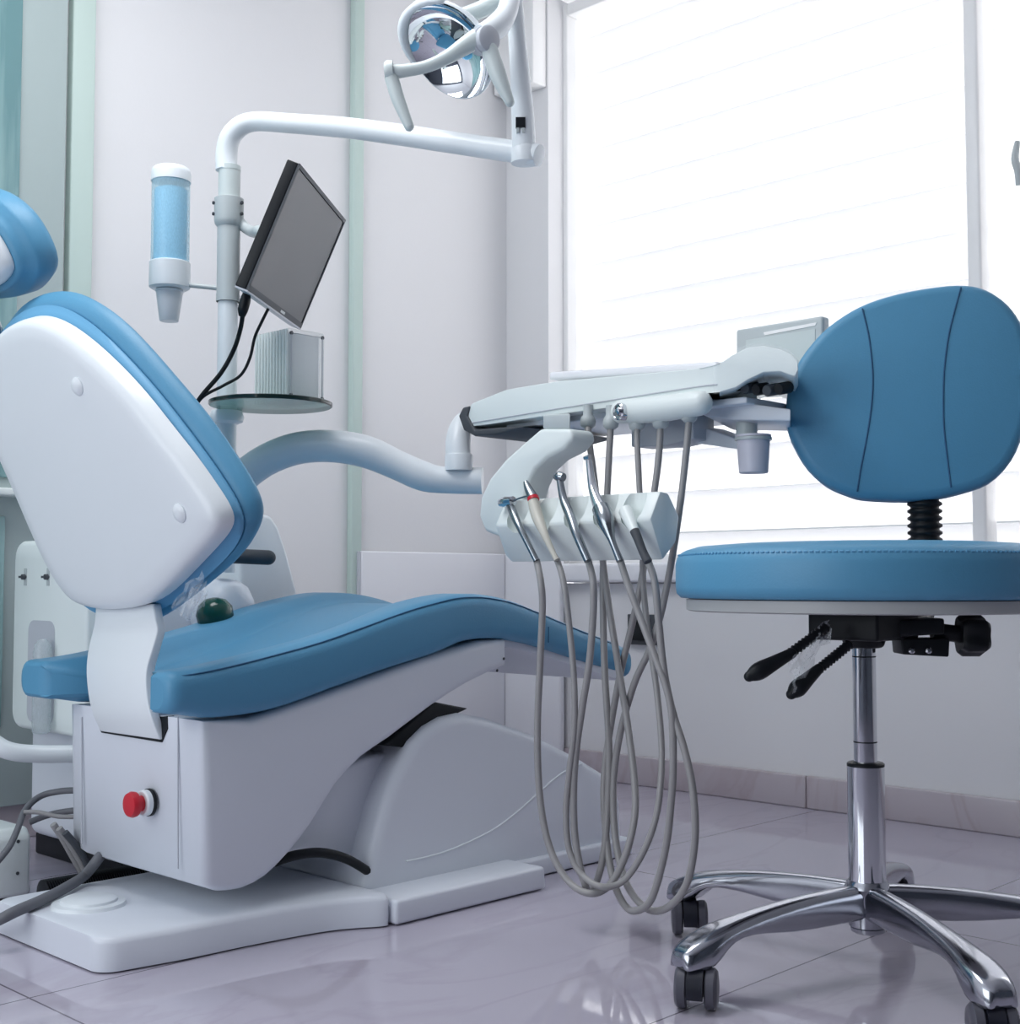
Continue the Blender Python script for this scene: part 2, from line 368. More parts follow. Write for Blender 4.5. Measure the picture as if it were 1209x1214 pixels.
# seat cushion
top_px = [(222, 796), (262, 789), (330, 772), (400, 752), (470, 726), (520, 711), (560, 704), (605, 709), (650, 725), (700, 745), (740, 759), (764, 769)]
bot_px = [(222, 848), (262, 852), (330, 842), (400, 817), (470, 792), (520, 776), (560, 760), (605, 758), (650, 767), (700, 783), (740, 796), (764, 804)]
YS0, YS1 = 1.372, 1.768
tp = [onY(a, b, YS0) for a, b in top_px]; bt = [onY(a, b, YS0) for a, b in bot_px]
stz = catmull([V((a.x, a.z, b.z)) for a, b in zip(tp, bt)], 4)
xs0, xs1 = stz[0].x, stz[-1].x
def seat_section(i, shrink=0.0, dx=0.0):
    x, zt_, zb_ = stz[i]; w = 1 - (x - xs0) / (xs1 - xs0)           # 1 rear .. 0 foot
    f = min(1, max(0, (xs1 - x) / .5))
    n = 26; loop = []
    tap = .03 * (1 - f) ** 2
    y0, y1 = YS0 + shrink + tap, YS1 - shrink - tap
    zt2, zb2 = zt_ - shrink * .5, zb_ + shrink * .4
    r = min(.019, (zt2 - zb2) * .42)
    def dip(t):                                            # sunk middle between raised borders
        m = max(0, min(1, (.5 - abs(t - .5) - .17) / .1)); m = m * m * (3 - 2 * m)
        return -m * .026 * (.35 + .65 * w) * (1 if w > .12 else w / .12)
    def notch(t):
        m = max(0, min(1, (.5 - abs(t - .5) - (.125 if t < .5 else .20)) / .04)); m = m * m * (3 - 2 * m)
        return m * .07 * max(0, (w - .55) / .45)
    pts = []
    for k in range(5):                                      # bottom near corner
        a = math.pi * (1 + .5 * k / 4); pts.append((y0 + r + r * math.cos(a), zb2 + r + r * math.sin(a)))
    for k in range(1, n): pts.append((y0 + r + (y1 - y0 - 2 * r) * k / n, zb2))
    for k in range(5):
        a = math.pi * (1.5 + .5 * k / 4); pts.append((y1 - r + r * math.cos(a), zb2 + r + r * math.sin(a)))
    for k in range(5):
        a = math.pi * .5 * k / 4; pts.append((y1 - r + r * math.cos(a), zt2 - r + r * math.sin(a)))
    for k in range(1, n): pts.append((y1 - r - (y1 - y0 - 2 * r) * k / n, None))
    for k in range(5):
        a = math.pi * (.5 + .5 * k / 4); pts.append((y0 + r + r * math.cos(a), zt2 - r + r * math.sin(a)))
    for y, z_ in pts:
        t = (y - YS0) / (YS1 - YS0)
        if z_ is None: z_ = zt2 + dip(t)
        loop.append(V((x + dx + notch(t), y, z_)))
    return loop
se = MB(); loops = []
for sh, dx in ((.016, -.0225), (.010, -.0215), (.005, -.0185), (.0015, -.013), (.0, -.006)): loops.append(seat_section(0, sh, dx))
for i in range(len(stz)): loops.append(seat_section(i))
for sh, dx in ((.003, .005), (.008, .010), (.015, .0125)): loops.append(seat_section(len(stz) - 1, sh, dx))
se.loft(loops, False, False)
def strip_cap(l):
    N = len(l); se.add(l, [(i, i + 1, N - 2 - i, N - 1 - i) for i in range(N // 2 - 1)])
strip_cap(loops[0]); strip_cap(loops[-1])
seat = se.build('seat_cushion', M['blue'], ch, sharp=60)
def seam_tube(pts, r=.0012, sm=4): return MB().tube(pts, r, 6, sm)
def tapr(x): return .03 * (1 - min(1, max(0, (xs1 - x) / .5))) ** 2
seam_tube([V((stz[0].x - .0185, YS0 + .048, stz[0].y - .007)), V((stz[0].x - .0175, YS0 + .026, stz[0].y - .007)), V((stz[0].x - .009, YS0 + .009, stz[0].y - .0062))] + [V((q_.x, YS0 + .0053 + tapr(q_.x), q_.y - .0053)) for q_ in stz[2:-1:3]], .0011).build('stitching', M['seam'], seat)
sx = onY(655, 745, YS0)
seam_tube([V((sx.x, YS0 + tapr(sx.x), onY(655, 734, YS0).z - .012)), V((sx.x, YS0 + tapr(sx.x), onY(655, 762, YS0).z))], .0009).build('seam', M['seam'], seat)
# underframe of the leg rest
lr = [V((q_.x, 0, q_.z)) for q_ in stz if 1.40 < q_.x < 1.73]
lrl = [[V((q_.x, 1.405, q_.z + .004)), V((q_.x, 1.735, q_.z + .004)), V((q_.x, 1.735, q_.z - .011)), V((q_.x, 1.405, q_.z - .011))] for q_ in lr]
MB().loft(lrl).build('leg_rest_frame', M['white2'], ch, bevel=.002)
for a_ in ((597, 781), (589, 795)): MB().lathe(onY(*a_, 1.3845), (0, -1, 0), [(.0022, 0), (.0022, .001)], 10).build('screw', M['rubber'], bo)
# back bracket: S-shaped strap between rear face and back shell
bl_px = [(113, 716), (112, 735), (109, 750), (104, 772), (102, 797), (105, 828), (111, 850), (119, 867)]
br_px = [(181, 716), (184, 735), (186, 748), (180, 770), (173, 797), (174, 828), (180, 853), (189, 877)]
dxs = [.016, .006, .004, -.004, -.011, -.013, -.010, -.001]
LA = catmull([onX(p_[0], p_[1], xr - .004 + d_) for p_, d_ in zip(bl_px, dxs)], 6)
LB = catmull([onX(p_[0], p_[1], xr - .004 + d_) for p_, d_ in zip(br_px, dxs)], 6)
tk = V((.013, 0, 0))
MB().loft([[p_, q_, q_ + tk, p_ + tk] for p_, q_ in zip(LA, LB)]).build('back_bracket', M['white'], ch, bevel=.0025, ang=50)
# backrest
phi = math.radians(17); NF = V((math.cos(phi), 0, math.sin(phi))); B0 = V((.905, 1.57, .41))
def PB(px, py, d=0.0): return onP(px, py, B0 + NF * d, NF)
S_px = [(111, 722), (149, 724), (188, 716), (215, 687), (240, 662), (260, 640), (271, 624), (270, 606), (247, 574), (226, 542), (198, 509), (174, 476), (146, 445), (115, 414), (80, 386), (58, 377), (36, 373), (8, 386), (-12, 412), (-24, 450), (-18, 490), (0, 528), (21, 574), (45, 632), (66, 678), (88, 712)]
L_px = [(120, 731), (158, 733), (190, 728), (235, 694), (262, 670), (284, 647), (293, 624), (289, 601), (267, 566), (242, 530), (211, 490), (182, 453), (150, 419), (119, 388), (88, 366), (65, 360), (40, 362), (13, 378), (-4, 405), (-14, 446), (-8, 490), (8, 528), (30, 574), (54, 632), (76, 682), (96, 716)]
O_px = [(128, 738), (165, 740), (194, 736), (250, 690), (278, 668), (301, 641), (312, 616), (310, 592), (294, 562), (271, 528), (243, 487), (208, 448), (174, 407), (139, 372), (104, 349), (76, 343), (45, 349), (20, 366), (2, 396), (-8, 440), (2, 490), (20, 528), (42, 574), (66, 632), (88, 690), (106, 722)]
SL, LL, OL = [catmull([PB(a_, b_, d_) for a_, b_ in px_], 4, True) for px_, d_ in ((S_px, -.004), (L_px, .022), (O_px, .046))]
def lay(loop, o, dz): return [p_ + NF * dz for p_ in outline_offset(loop, NF, o)]
def relax(lp_, n_):
    for _ in range(n_): lp_ = [p_ * .5 + (lp_[i_ - 1] + lp_[(i_ + 1) % len(lp_)]) * .25 for i_, p_ in enumerate(lp_)]
    return lp_
SL, LL, OL = relax(SL, 12), relax(LL, 12), relax(OL, 12)
cS = sum(SL, V((0, 0, 0))) / len(SL)
shell = MB().loft([[cS + (p_ - cS) * k_ + NF * (-.0172 - .0015 * (1 - k_)) for p_ in SL] for k_ in (.02, .3, .6, .85)] + [lay(SL, -.013, -.0160), lay(SL, -.006, -.012), lay(SL, -.003, -.007), lay(SL, -.001, 0), lay(SL, 0, .010)]).build('back_shell', M['white'], ch, sharp=70)
MB().loft([lay(SL, -.010, .0102), lay(SL, -.002, .011), [p_ * .6 + q_ * .4 for p_, q_ in zip(lay(SL, 0, .013), lay(LL, 0, 0))], lay(LL, 0, -.003), lay(LL, -.003, .001)]).build('back_cushion_base', M['blue_light'], ch, sharp=70)
l2 = [lay(LL, -.010, .0012), lay(LL, -.001, .002), [p_ * .55 + q_ * .45 for p_, q_ in zip(lay(LL, .004, .006), lay(OL, 0, 0))], lay(OL, 0, 0), lay(OL, -.004, .006), lay(OL, -.011, .0105)]
c_ = sum(l2[-1], V((0, 0, 0))) / len(l2[-1])
for k_, h_ in ((.8, .45), (.55, .78), (.28, .95), (.06, 1)): l2.append([c_ + (p_ - c_) * k_ + NF * .006 * h_ for p_ in l2[5]])
MB().loft(l2).build('back_cushion', M['blue'], ch, sharp=70)
for a in ((93, 458), (214, 608)):
    MB().lathe(PB(a[0], a[1], -.021) + NF * .001, -NF, [(.012, 0), (.012, .003), (.009, .006), (.004, .0072)], 24).build('screw_cap', M['white'], shell)
# headrest
phh = math.radians(24); NH = V((math.cos(phh), 0, math.sin(phh))); H0 = V((.80, 1.60, .85))
def PH(px, py): return onP(px, py, H0, NH)
hd = [(20, 318), (8, 342), (-18, 350), (-60, 350), (-110, 335), (-142, 305), (-132, 270), (-82, 244), (-50, 240), (-24, 250), (2, 277)]
hl = catmull([PH(*a) for a in hd], 5, True)
hs = MB(); pad(hs, [p for p in hl], NH, [(-.030, -.022), (-.020, -.022), (-.012, -.016), (-.009, -.004), (-.009, .002)])
hsh = hs.build('headrest_shell', M['white'], ch, sharp=70)
MB().lathe(PH(8, 315) - NH * .022, -NH, [(.0022, 0), (.0022, .001)], 12).build('screw', M['rubber'], hsh)
h1 = MB(); pad(h1, hl, NH, [(-.012, .0025), (-.003, .004), (0, .010), (.003, .02), (.010, .024), (.012, .03), (.012, .05), (.006, .060), (-.006, .065)], .007)
h1.build('headrest_cushion', M['blue'], ch, sharp=70)
hb0 = PH(-30, 345) - NH * .005; hb1 = PB(-16, 402) + NF * .02
MB().tube([hb0, hb0 * .5 + hb1 * .5 + V((.01, 0, .0)), hb1], .006, 12, 5).tube([hb0 + V((0, .05, 0)), hb0 * .5 + hb1 * .5 + V((.01, .05, .0)), hb1 + V((0, .05, 0))], .007, 12, 5).build('headrest_bracket', M['chrome'], ch)
# crumpled clear film at the foot of the back cushion
fm = MB(); g = 9; grid = []
fa, fb, fc, fd = PB(205, 716), PB(242, 676), PB(250, 708), PB(224, 736)
for i in range(g):
    for j in range(g):
        u_, v_ = i / (g - 1), j / (g - 1)
        p = (fa * (1 - u_) + fb * u_) * (1 - v_) + (fd * (1 - u_) + fc * u_) * v_
        grid.append(p - V((HX, HY, 0)) * (.012 + random.uniform(-.009, .009)) + V((0, 0, random.uniform(-.005, .005))))
fm.add(grid, [(i * g + j, i * g + j + 1, (i + 1) * g + j + 1, (i + 1) * g + j) for i in range(g - 1) for j in range(g - 1)])
dang = []
da, db_, dc_, dd_ = PB(232, 696), PB(247, 700), PB(234, 733), PB(220, 729)
for i in range(6):
    for j in range(6):
        u_, v_ = i / 5, j / 5
        dang.append((da * (1 - u_) + db_ * u_) * (1 - v_) + (dd_ * (1 - u_) + dc_ * u_) * v_ - V((HX, HY, 0)) * (.026 + random.uniform(-.007, .007)))
fm.add(dang, [(i * 6 + j, i * 6 + j + 1, (i + 1) * 6 + j + 1, (i + 1) * 6 + j) for i in range(5) for j in range(5)])
fo = fm.build('plastic_film', M['film'], ch, smooth=False)
# swing arm between base and body
sa = trY([(330, 1010), (395, 915), (440, 896), (494, 884), (470, 925), (452, 975), (440, 1030), (415, 1024), (385, 1014), (345, 1018)], 1.43)
MB().prism(sa, (0, .25, 0)).build('lift_arm', M['white2'], ch, bevel=.006)
dk = trY([(455, 884), (515, 832), (556, 840), (530, 852), (497, 888)], 1.402)
MB().prism(dk, (0, .2, 0)).build('dark_hollow', M['black'], ch, bevel=.003)  # black block paints the shade in the gap between body and base cover
hz = [onY(325, 1022, 1.41), onY(350, 1014, 1.40), onY(380, 1011, 1.392), onY(410, 1018, 1.39), onY(436, 1033, 1.395), onY(450, 1044, 1.41)]
MB().tube(hz, .0065, 10, 6).build('cable', M['black'], ch)
# base plate
def F0(px, py): return onZ(px, py, 0)
near = [F0(118, 1153), F0(150, 1155), F0(220, 1140), F0(300, 1122), F0(380, 1106), F0(425, 1102), F0(452, 1101), F0(464, 1097), F0(467, 1090)]
near = [F0(118, 1153), F0(150, 1152), F0(220, 1139), F0(300, 1122), F0(380, 1107), F0(425, 1102), F0(466, 1100)]
near[0].y = near[1].y + .002
nc = catmull(near, 6)
def ynear(x):
    for p_, q_ in zip(nc, nc[1:]):
        if p_.x <= x <= q_.x: return p_.y + (q_.y - p_.y) * (x - p_.x) / max(1e-6, q_.x - p_.x)
    return nc[0].y if x < nc[0].x else nc[-1].y
xa, xb, rc = .767, nc[-1].x + .002, .026
def psec(x, grow=0.0):
    u_ = min(1, (x - xa) / rc); v_ = min(1, (xb - x) / rc)
    ins = rc * (1 - math.sqrt(max(0, 1 - (1 - u_) ** 2))); ins2 = rc * .6 * (1 - math.sqrt(max(0, 1 - (1 - v_) ** 2)))
    y0 = ynear(x) + ins + ins2; y1 = 1.675 - ins
    return [V((x, y0, .002)), V((x, y1, .002)), V((x, y1, .033)), V((x, y1 - .003, .0385)), V((x, y1 - .009, .041)), V((x, y0 + .009, .041)), V((x, y0 + .003, .0385)), V((x, y0, .033))]
xsn = [xa + rc * (1 - math.cos(math.radians(a_))) for a_ in range(8, 91, 12)] + [xa + rc + (xb - xa - 2 * rc) * k_ / 30 for k_ in range(1, 30)] + [xb - rc * (1 - math.cos(math.radians(a_))) for a_ in range(90, 0, -12)]
def low(sec, f, x):
    return [V((x, p_.y, min(p_.z, f))) for p_ in sec]
secs = [psec(x) for x in xsn]
bpl = MB().loft([low(secs[0], .034, xa + .0002)] + secs + [low(secs[-1], .034, xb)])
plate = bpl.build('base_plate', M['white2'], ch, sharp=50)
bc = onZ(105, 1071, .043)
MB().lathe(V((bc.x, bc.y, .041)), UP, [(.047, 0), (.045, .004), (.036, .005), (.035, .008), (.031, .010)], 40).build('base_cap', M['white'], plate)
# base cover (hump) and its step
hp_px = [(430, 1062), (443, 1010), (457, 955), (472, 915), (491, 880), (509, 862), (528, 851), (550, 846), (582, 852), (635, 871), (688, 898), (718, 917), (732, 930), (738, 950), (740, 1008), (700, 1032), (560, 1062), (470, 1072)]
YH = 1.385
hp3 = trY(hp_px, YH)
hp3 = [V((p.x, p.y, max(p.z, .0)))for p in hp3]
zf = 0.0
hp3 = hp3[:14] + [V((hp3[13].x + .004, YH, 0)), V((hp3[0].x + .0, YH, 0))]
hump = MB().prism(hp3, (0, .31, 0)).build('base_cover', M['white2'], ch, bevel=.016, seg=4, ang=25)
stp = trY([(470, 1068), (646, 1027), (648, 1058), (470, 1100)], 1.312)
MB().prism([V((p.x, p.y, max(p.z, .0015))) for p in stp], (0, .45, 0)).build('base_step', M['white2'], ch, bevel=.005)
skr = trY([(472, 1052), (737, 998)], YH - .012)
MB().box((skr[0].x, YH - .012, .0015), (hp3[13].x + .012, YH + .32, skr[0].z * .5 + skr[1].z * .5)).build('base_skirt', M['white2'], ch, bevel=.004)
MB().tube([onY(a, b, 1.424) for a, b in ((489, 884), (470, 917), (455, 956), (441, 1008), (431, 1040))], .0030, 6, 5).build('seam_line', M['rubber'], ch)
gl = [onY(a, b, YH - .0005) for a, b in ((481, 1021), (510, 1015), (540, 1005), (582, 985), (610, 965), (636, 942), (664, 918), (690, 905))]
MB().tube(gl, .0016, 6, 5).build('moulded_line', M['white'], hump)

# ------------------------------------------------------------------ spittoon unit behind the chair
D2 = 2.1
PXY = atD(268.5, 500, D2)                      # light pole
xu = .985
un = thing('spittoon_unit', 'white spittoon and water unit standing behind the dental chair', 'dental unit', (1.2, 1.95, 0))
MB().box((xu + .03, 1.83, .035), (1.24, 2.09, .43)).build('body', M['white2'], un, bevel=.02, seg=4)
MB().box((xu + .05, 1.82, .0), (1.24, 2.10, .034)).build('kick_base', M['black'], un, bevel=.003)
def rrect(y0, y1, z0, z1, r, x, n=6):
    out = []
    for cy, cz, a0 in ((y1 - r, z1 - r, 0), (y0 + r, z1 - r, 90), (y0 + r, z0 + r, 180), (y1 - r, z0 + r, 270)):
        for k in range(n + 1):
            a = math.radians(a0 + 90 * k / n); out.append(V((x, cy + r * math.cos(a), cz + r * math.sin(a))))
    return out
pA = onX(17, 642, xu); pB = onX(101, 850, xu)
rp = rrect(pB.y, pA.y, onX(40, 866, xu).z, pA.z, .03, xu)
pm = MB(); pad(pm, rp, V((1, 0, 0)), [(-.008, -.001), (-.003, .001), (0, .005), (0, .028)])
pan = pm.build('front_panel', M['pale_green'], un, sharp=60)
r0 = onX(35, 735, xu); r1 = onX(64, 860, xu)
rr = rrect(r1.y, r0.y, r1.z, r0.z, .018, xu - .0018)
MB().prism(rr, (.0012, 0, 0)).build('bottle_recess', M['grey_shell'], pan)
bx = onX(50, 800, xu - .02)
MB().lathe(V((bx.x, bx.y, onX(50, 866, xu).z)), UP, [(.011, 0), (.0145, .004), (.0145, .125), (.012, .138), (.006, .146)], 24).build('water_bottle', M['bottle'], un)
for a in (30, 57):
    c = onX(a, 684, xu - .002)
    lb = MB().box((c.x - .0006, c.y - .004, c.z - .014), (c.x + .002, c.y + .004, c.z + .014)).build('valve_label', M['collar'], pan)
    MB().lathe(c, (-1, 0, 0), [(.0045, 0), (.0045, .006)], 14).box((c.x - .007, c.y - .002, c.z - .0018), (c.x - .003, c.y + .010, c.z + .0018)).build('valve_knob', M['rubber'], lb)
wp = [atD(-70, 860, 1.98), atD(-20, 874, 1.98), atD(10, 890, 1.98), atD(50, 894, 2.0), atD(110, 893, 2.03)]
MB().tube(wp, .0135, 14, 6).build('rail', M['white'], un)
cu = trY([(285, 606), (322, 611), (331, 625), (341, 655), (353, 700), (353, 740), (285, 740)], 1.875)
MB().prism(cu, (0, .17, 0)).build('bowl_surround', M['white'], un, bevel=.008)
cb = atD(272, 716, 2.1)
MB().lathe(V((cb.x, cb.y + .02, cb.z - .075)), UP, [(.02, 0), (.045, .03), (.052, .055), (.05, .08), (.04, .102), (.022, .113), (.005, .116)], 32).build('bowl_cover', M['white2'], un)
gb = atD(255, 716, 2.02)
MB().lathe(V((gb.x, gb.y, gb.z - .048)), UP, [(.01, 0), (.024, .012), (.029, .03), (.026, .045), (.016, .055), (.004, .058)], 28).build('spittoon_bowl', M['green'], un)
MB().tube([atD(272, 659, 2.05), atD(318, 661, 2.06)], .0118, 16, 0, round_end=True).build('suction_handle', M['rubber'], un)

# light pole with its horizontal arm
po = thing('lamp_pole', 'white upright pole with bent horizontal arm beside the monitor', 'pole', (PXY.x, PXY.y, .47))
X, Y = PXY.x, PXY.y
def zp(py, D=D2): return atD(268.5, py, D).z
k = D2 / FPX
MB().cyl((X, Y, .465), (X, Y, zp(358)), 11.8 * k).build('lower_tube', M['white'], po)
MB().cyl((X, Y, zp(358)), (X, Y, zp(262)), 13.6 * k).lathe((X, Y, zp(358)), UP, [(14 * k, 0), (14 * k, .012)], 32).build('sleeve', M['collar'], po)
MB().cyl((X, Y, zp(235)), (X, Y, zp(200)), 13 * k).lathe((X, Y, zp(203)), UP, [(13.4 * k, 0), (13.4 * k, .008)], 32).build('upper_sleeve', M['grille'], po)
cl = MB().lathe((X, Y, zp(262)), UP, [(13 * k, -.012), (16.5 * k, -.006), (17.5 * k, 0), (17.5 * k, .036), (14 * k, .038)], 32)
clm = cl.build('clamp_collar', M['collar'], po, bevel=0)
for dz in (.009, .027):
    for s in (-1, 1):
        c = V((X, Y, zp(262) + dz)) + RIGHT * s * 16 * k - BACK * 7 * k
        MB().lathe(c, RIGHT * s * .8 - BACK * .6, [(.0028, 0), (.0028, .003)], 10).build('bolt', M['rubber'], clm)
armE = atD(632, 182, 1.86)
arm_px = [(268.5, 202, D2), (268.5, 182, D2), (273, 163, D2 - .005), (286, 149, D2 - .012), (305, 144, D2 - .02), (340, 146, D2 - .04), (420, 152.5, D2 - .085), (530, 168, D2 - .165), (630, 183, D2 - .235)]
MB().tube([atD(*a) for a in arm_px], [13 * k, 13 * k, 12.6 * k, 12 * k, 11.6 * k, 11.6 * k, 12 * k, 12 * k, 12 * k], 18, 6).lathe(atD(630, 183, D2 - .235), atD(630, 183, D2 - .235) - atD(530, 168, D2 - .165), [(12 * k, 0), (12.4 * k, .006), (11.5 * k, .013), (8 * k, .0145)], 24).build('horizontal_arm', M['white'], po)
# arm towards the delivery unit belongs to the delivery unit (below)

# operating lamp on a post at the end of the arm
DL = 1.865
lam = thing('operating_lamp', 'dental operating lamp with mirrored reflector and two drooping handles', 'lamp', armE)
kl = DL / FPX
post = [atD(621, 176, DL), atD(619, 130, DL), atD(614, 60, DL), atD(609, -10, DL), atD(606, -70, DL)]
MB().tube(post, [14.5 * kl, 13.5 * kl, 11 * kl, 10 * kl, 10 * kl], 16, 5).lathe(atD(622, 184, DL), UP, [(.020, -.012), (.020, .006), (.017, .012)], 24).build('post', M['white'], lam)
sw = atD(617, 146, DL - .019)
MB().prism([sw + RIGHT * a + UP * b for a, b in ((-.007, -.006), (.007, -.006), (.007, .009), (-.007, .009))], BACK * .008).build('switch', M['black'], lam)
for s in (-1, 1): MB().prism([sw + RIGHT * (a + s * .004) + UP * b for a, b in ((-.0018, -.0135), (.0018, -.0135), (.0018, -.0065), (-.0018, -.0065))], BACK * .008).build('switch_clip', M['collar'], lam)
dc = atD(533, 60, DL - .01)
nv = (RIGHT * -.54 + UP * -.66 - BACK * .50).normalized()
e1 = (RIGHT * .77 - UP * .64); e1 = (e1 - nv * e1.dot(nv)).normalized(); e2 = nv.cross(e1)
def dish(rads, n=48, sq=1.0):
    return [[dc + nv * h + (e1 * math.cos(a) * r * 1.0 + e2 * math.sin(a) * r * sq) - nv * (.10 * (math.cos(a) * r) ** 2 / .075) * 0 for a in (2 * math.pi * i / n for i in range(n))] for r, h in rads]
ri = .072
inner = [(.004, -.034), (.018, -.033), (.034, -.029), (.050, -.021), (.062, -.011), (.070, -.001), (ri, .002)]
MB().loft(dish(inner), True, False).build('reflector', M['mirror'], lam, sharp=180)
outer = [(ri, .002), (ri + .002, .0015), (ri + .003, -.002), (.064, -.016), (.05, -.028), (.03, -.037), (.01, -.041)]
MB().loft(dish(outer), False, True).build('reflector_shell', M['white'], lam, sharp=180)
wl = []
for i in range(15):
    a = math.pi + math.radians(-62 + 124 * i / 14); f = math.sin(math.pi * i / 14)
    c = dc + e1 * math.cos(a) * ri + e2 * math.sin(a) * ri; rd = (c - dc).normalized()
    wl.append([c + rd * .001 - nv * .012, c + rd * (.004 + .008 * f) - nv * .008, c + rd * (.005 + .006 * f) + nv * (.002 + .014 * f), c - rd * .001 + nv * (.0025 + .016 * f)])
MB().loft(wl).build('reflector_wing', M['white'], lam, sharp=120)
Df = DL - .085
bar = [atD(461, 85, Df), atD(478, 84, Df), atD(505, 79, Df), atD(530, 68, Df), atD(552, 54, Df), atD(566, 46, Df)]
kf = Df / FPX
MB().tube(bar, [9.5 * kf, 8 * kf, 7.5 * kf, 8.5 * kf, 11 * kf, 13 * kf], 16, 6).build('cross_bar', M['grille'], lam)
ax = (-BACK * .75 + RIGHT * .62 - UP * .1).normalized()
MB().lathe(atD(574, 48, Df), ax, [(16 * kf, -.014), (16.5 * kf, .0), (15 * kf, .001), (15 * kf, .004), (16 * kf, .005), (16 * kf, .012), (13 * kf, .015)], 28).build('hub_knob', M['grey_shell'], lam)
MB().lathe(atD(461, 84, Df), (bar[0] - bar[1]), [(12 * kf, -.006), (12.5 * kf, .002), (10 * kf, .006)], 24).build('end_knob', M['grille'], lam)
MB().tube([atD(464, 92, Df), atD(472, 118, Df), atD(485, 150, Df)], [8.5 * kf, 8.2 * kf, 6 * kf], 16, 5, round_end=True).build('handle', M['grille'], lam)
MB().tube([atD(580, 58, Df), atD(590, 88, Df), atD(604, 121, Df)], [10 * kf, 10.5 * kf, 6 * kf], 16, 5, round_end=True).build('handle', M['grille'], lam)
MB().tube([atD(570, 42, Df + .01), atD(588, 32, Df + .03), atD(601, 14, Df + .05), atD(607, -15, DL)], [13 * kf, 15 * kf, 13 * kf, 12 * kf], 16, 5).build('yoke', M['white'], lam)
MB().tube([atD(548, 19, DL + .01), atD(575, 9, DL + .01), atD(608, -14, DL)], [10 * kf, 11 * kf, 11 * kf], 14, 4, round_end=True).build('lamp_arm', M['grille'], lam)
MB().tube([dc - nv * .036, dc - nv * .05 + UP * .012, atD(560, 18, DL + .01)], [.016, .012, .01], 12, 4).build('reflector_mount', M['grille'], lam)

# ------------------------------------------------------------------ monitor
mc = V((1.243, 1.668, .974)); mu = V((.775, .632, .018)).normalized(); mn = V((.588, -.71, -.387)); mv = mn.cross(mu).normalized(); mn = mu.cross(mv).normalized()
mw, mh = .321, .201
mo = thing('monitor', 'black flat monitor tilted on the pole above the glass shelf', 'monitor', mc)
def mq(a, b, d): return mc + mu * a + mv * b + mn * d
def mrect(w, h, d): return [mq(-w / 2, -h / 2, d), mq(w / 2, -h / 2, d), mq(w / 2, h / 2, d), mq(-w / 2, h / 2, d)]
MB().prism(mrect(mw, mh, -.018), mn * .018).build('casing', M['black'], mo, bevel=.002)
fr = MB()
for a0, a1, b0, b1 in ((-.5, .5, .47, .5), (-.5, .5, -.5, -.455), (-.5, -.485, -.455, .47), (.485, .5, -.455, .47)):
    fr.prism([mq(a0 * mw, b0 * mh, 0), mq(a1 * mw, b0 * mh, 0), mq(a1 * mw, b1 * mh, 0), mq(a0 * mw, b1 * mh, 0)], mn * .003)
bez = fr.build('bezel', M['rubber'], mo)
MB().prism(mrect(mw * .972, mh * .93, .0005), mn * .001).build('screen', M['screen'], mo)
MB().prism([mq(.02, -.488 * mh, .003), mq(.045, -.488 * mh, .003), mq(.045, -.468 * mh, .003), mq(.02, -.468 * mh, .003)], mn * .0004).build('badge', M['collar'], bez)
MB().prism([mq(-.5 * mw, -.5 * mh - .0025, -.017), mq(.5 * mw, -.5 * mh - .0025, -.017), mq(.5 * mw, -.5 * mh, -.017), mq(-.5 * mw, -.5 * mh, -.017)], mn * .02).build('bottom_trim', M['grey_shell'], mo)
mb0 = mq(-.02, .0, -.018)
mp0 = V((X, Y, zp(250)))
MB().lathe(mq(-.05, -.005, -.0185), -mn, [(.018, 0), (.018, .012), (.012, .02)], 20).tube([mq(-.05, -.005, -.03), mq(-.06, .0, -.05), atD(300, 275, D2 - .02), atD(291, 270, D2), atD(283, 262, D2)], .009, 12, 5).build('mount', M['collar'], mo)
# cables of the monitor
def cable(name, label, pts, r, m, plug=None, cat='cable', group=None):
    o = thing(name, label, cat, pts[0], group)
    MB().tube(pts, r, 10, 8).build('lead', m, o)
    if plug: MB().tube(plug, [r * 1.6, r * 2.2, r * 2.2, r * 1.5], 10, 3).build('plug', M['black'], o)
    return o
cable('monitor_cable', 'thick black cable with plug hanging from monitor corner', [atD(288, 370, 1.95), atD(285, 390, 1.97), atD(277, 415, 2.0), atD(262, 442, 2.0), atD(240, 468, 2.0), atD(225, 490, 2.0)], .0036, M['black'], [atD(292, 348, 1.945), atD(291, 355, 1.945), atD(288, 367, 1.945), atD(287, 374, 1.95)])
cable('monitor_cable', 'thinner black cable looping from under the monitor screen', [atD(318, 366, 1.98), atD(310, 382, 1.98), atD(302, 400, 2.0), atD(296, 425, 2.0), atD(285, 445, 2.0), atD(265, 457, 2.0), atD(240, 471, 2.0), atD(226, 492, 2.0)], .0024, M['black'])

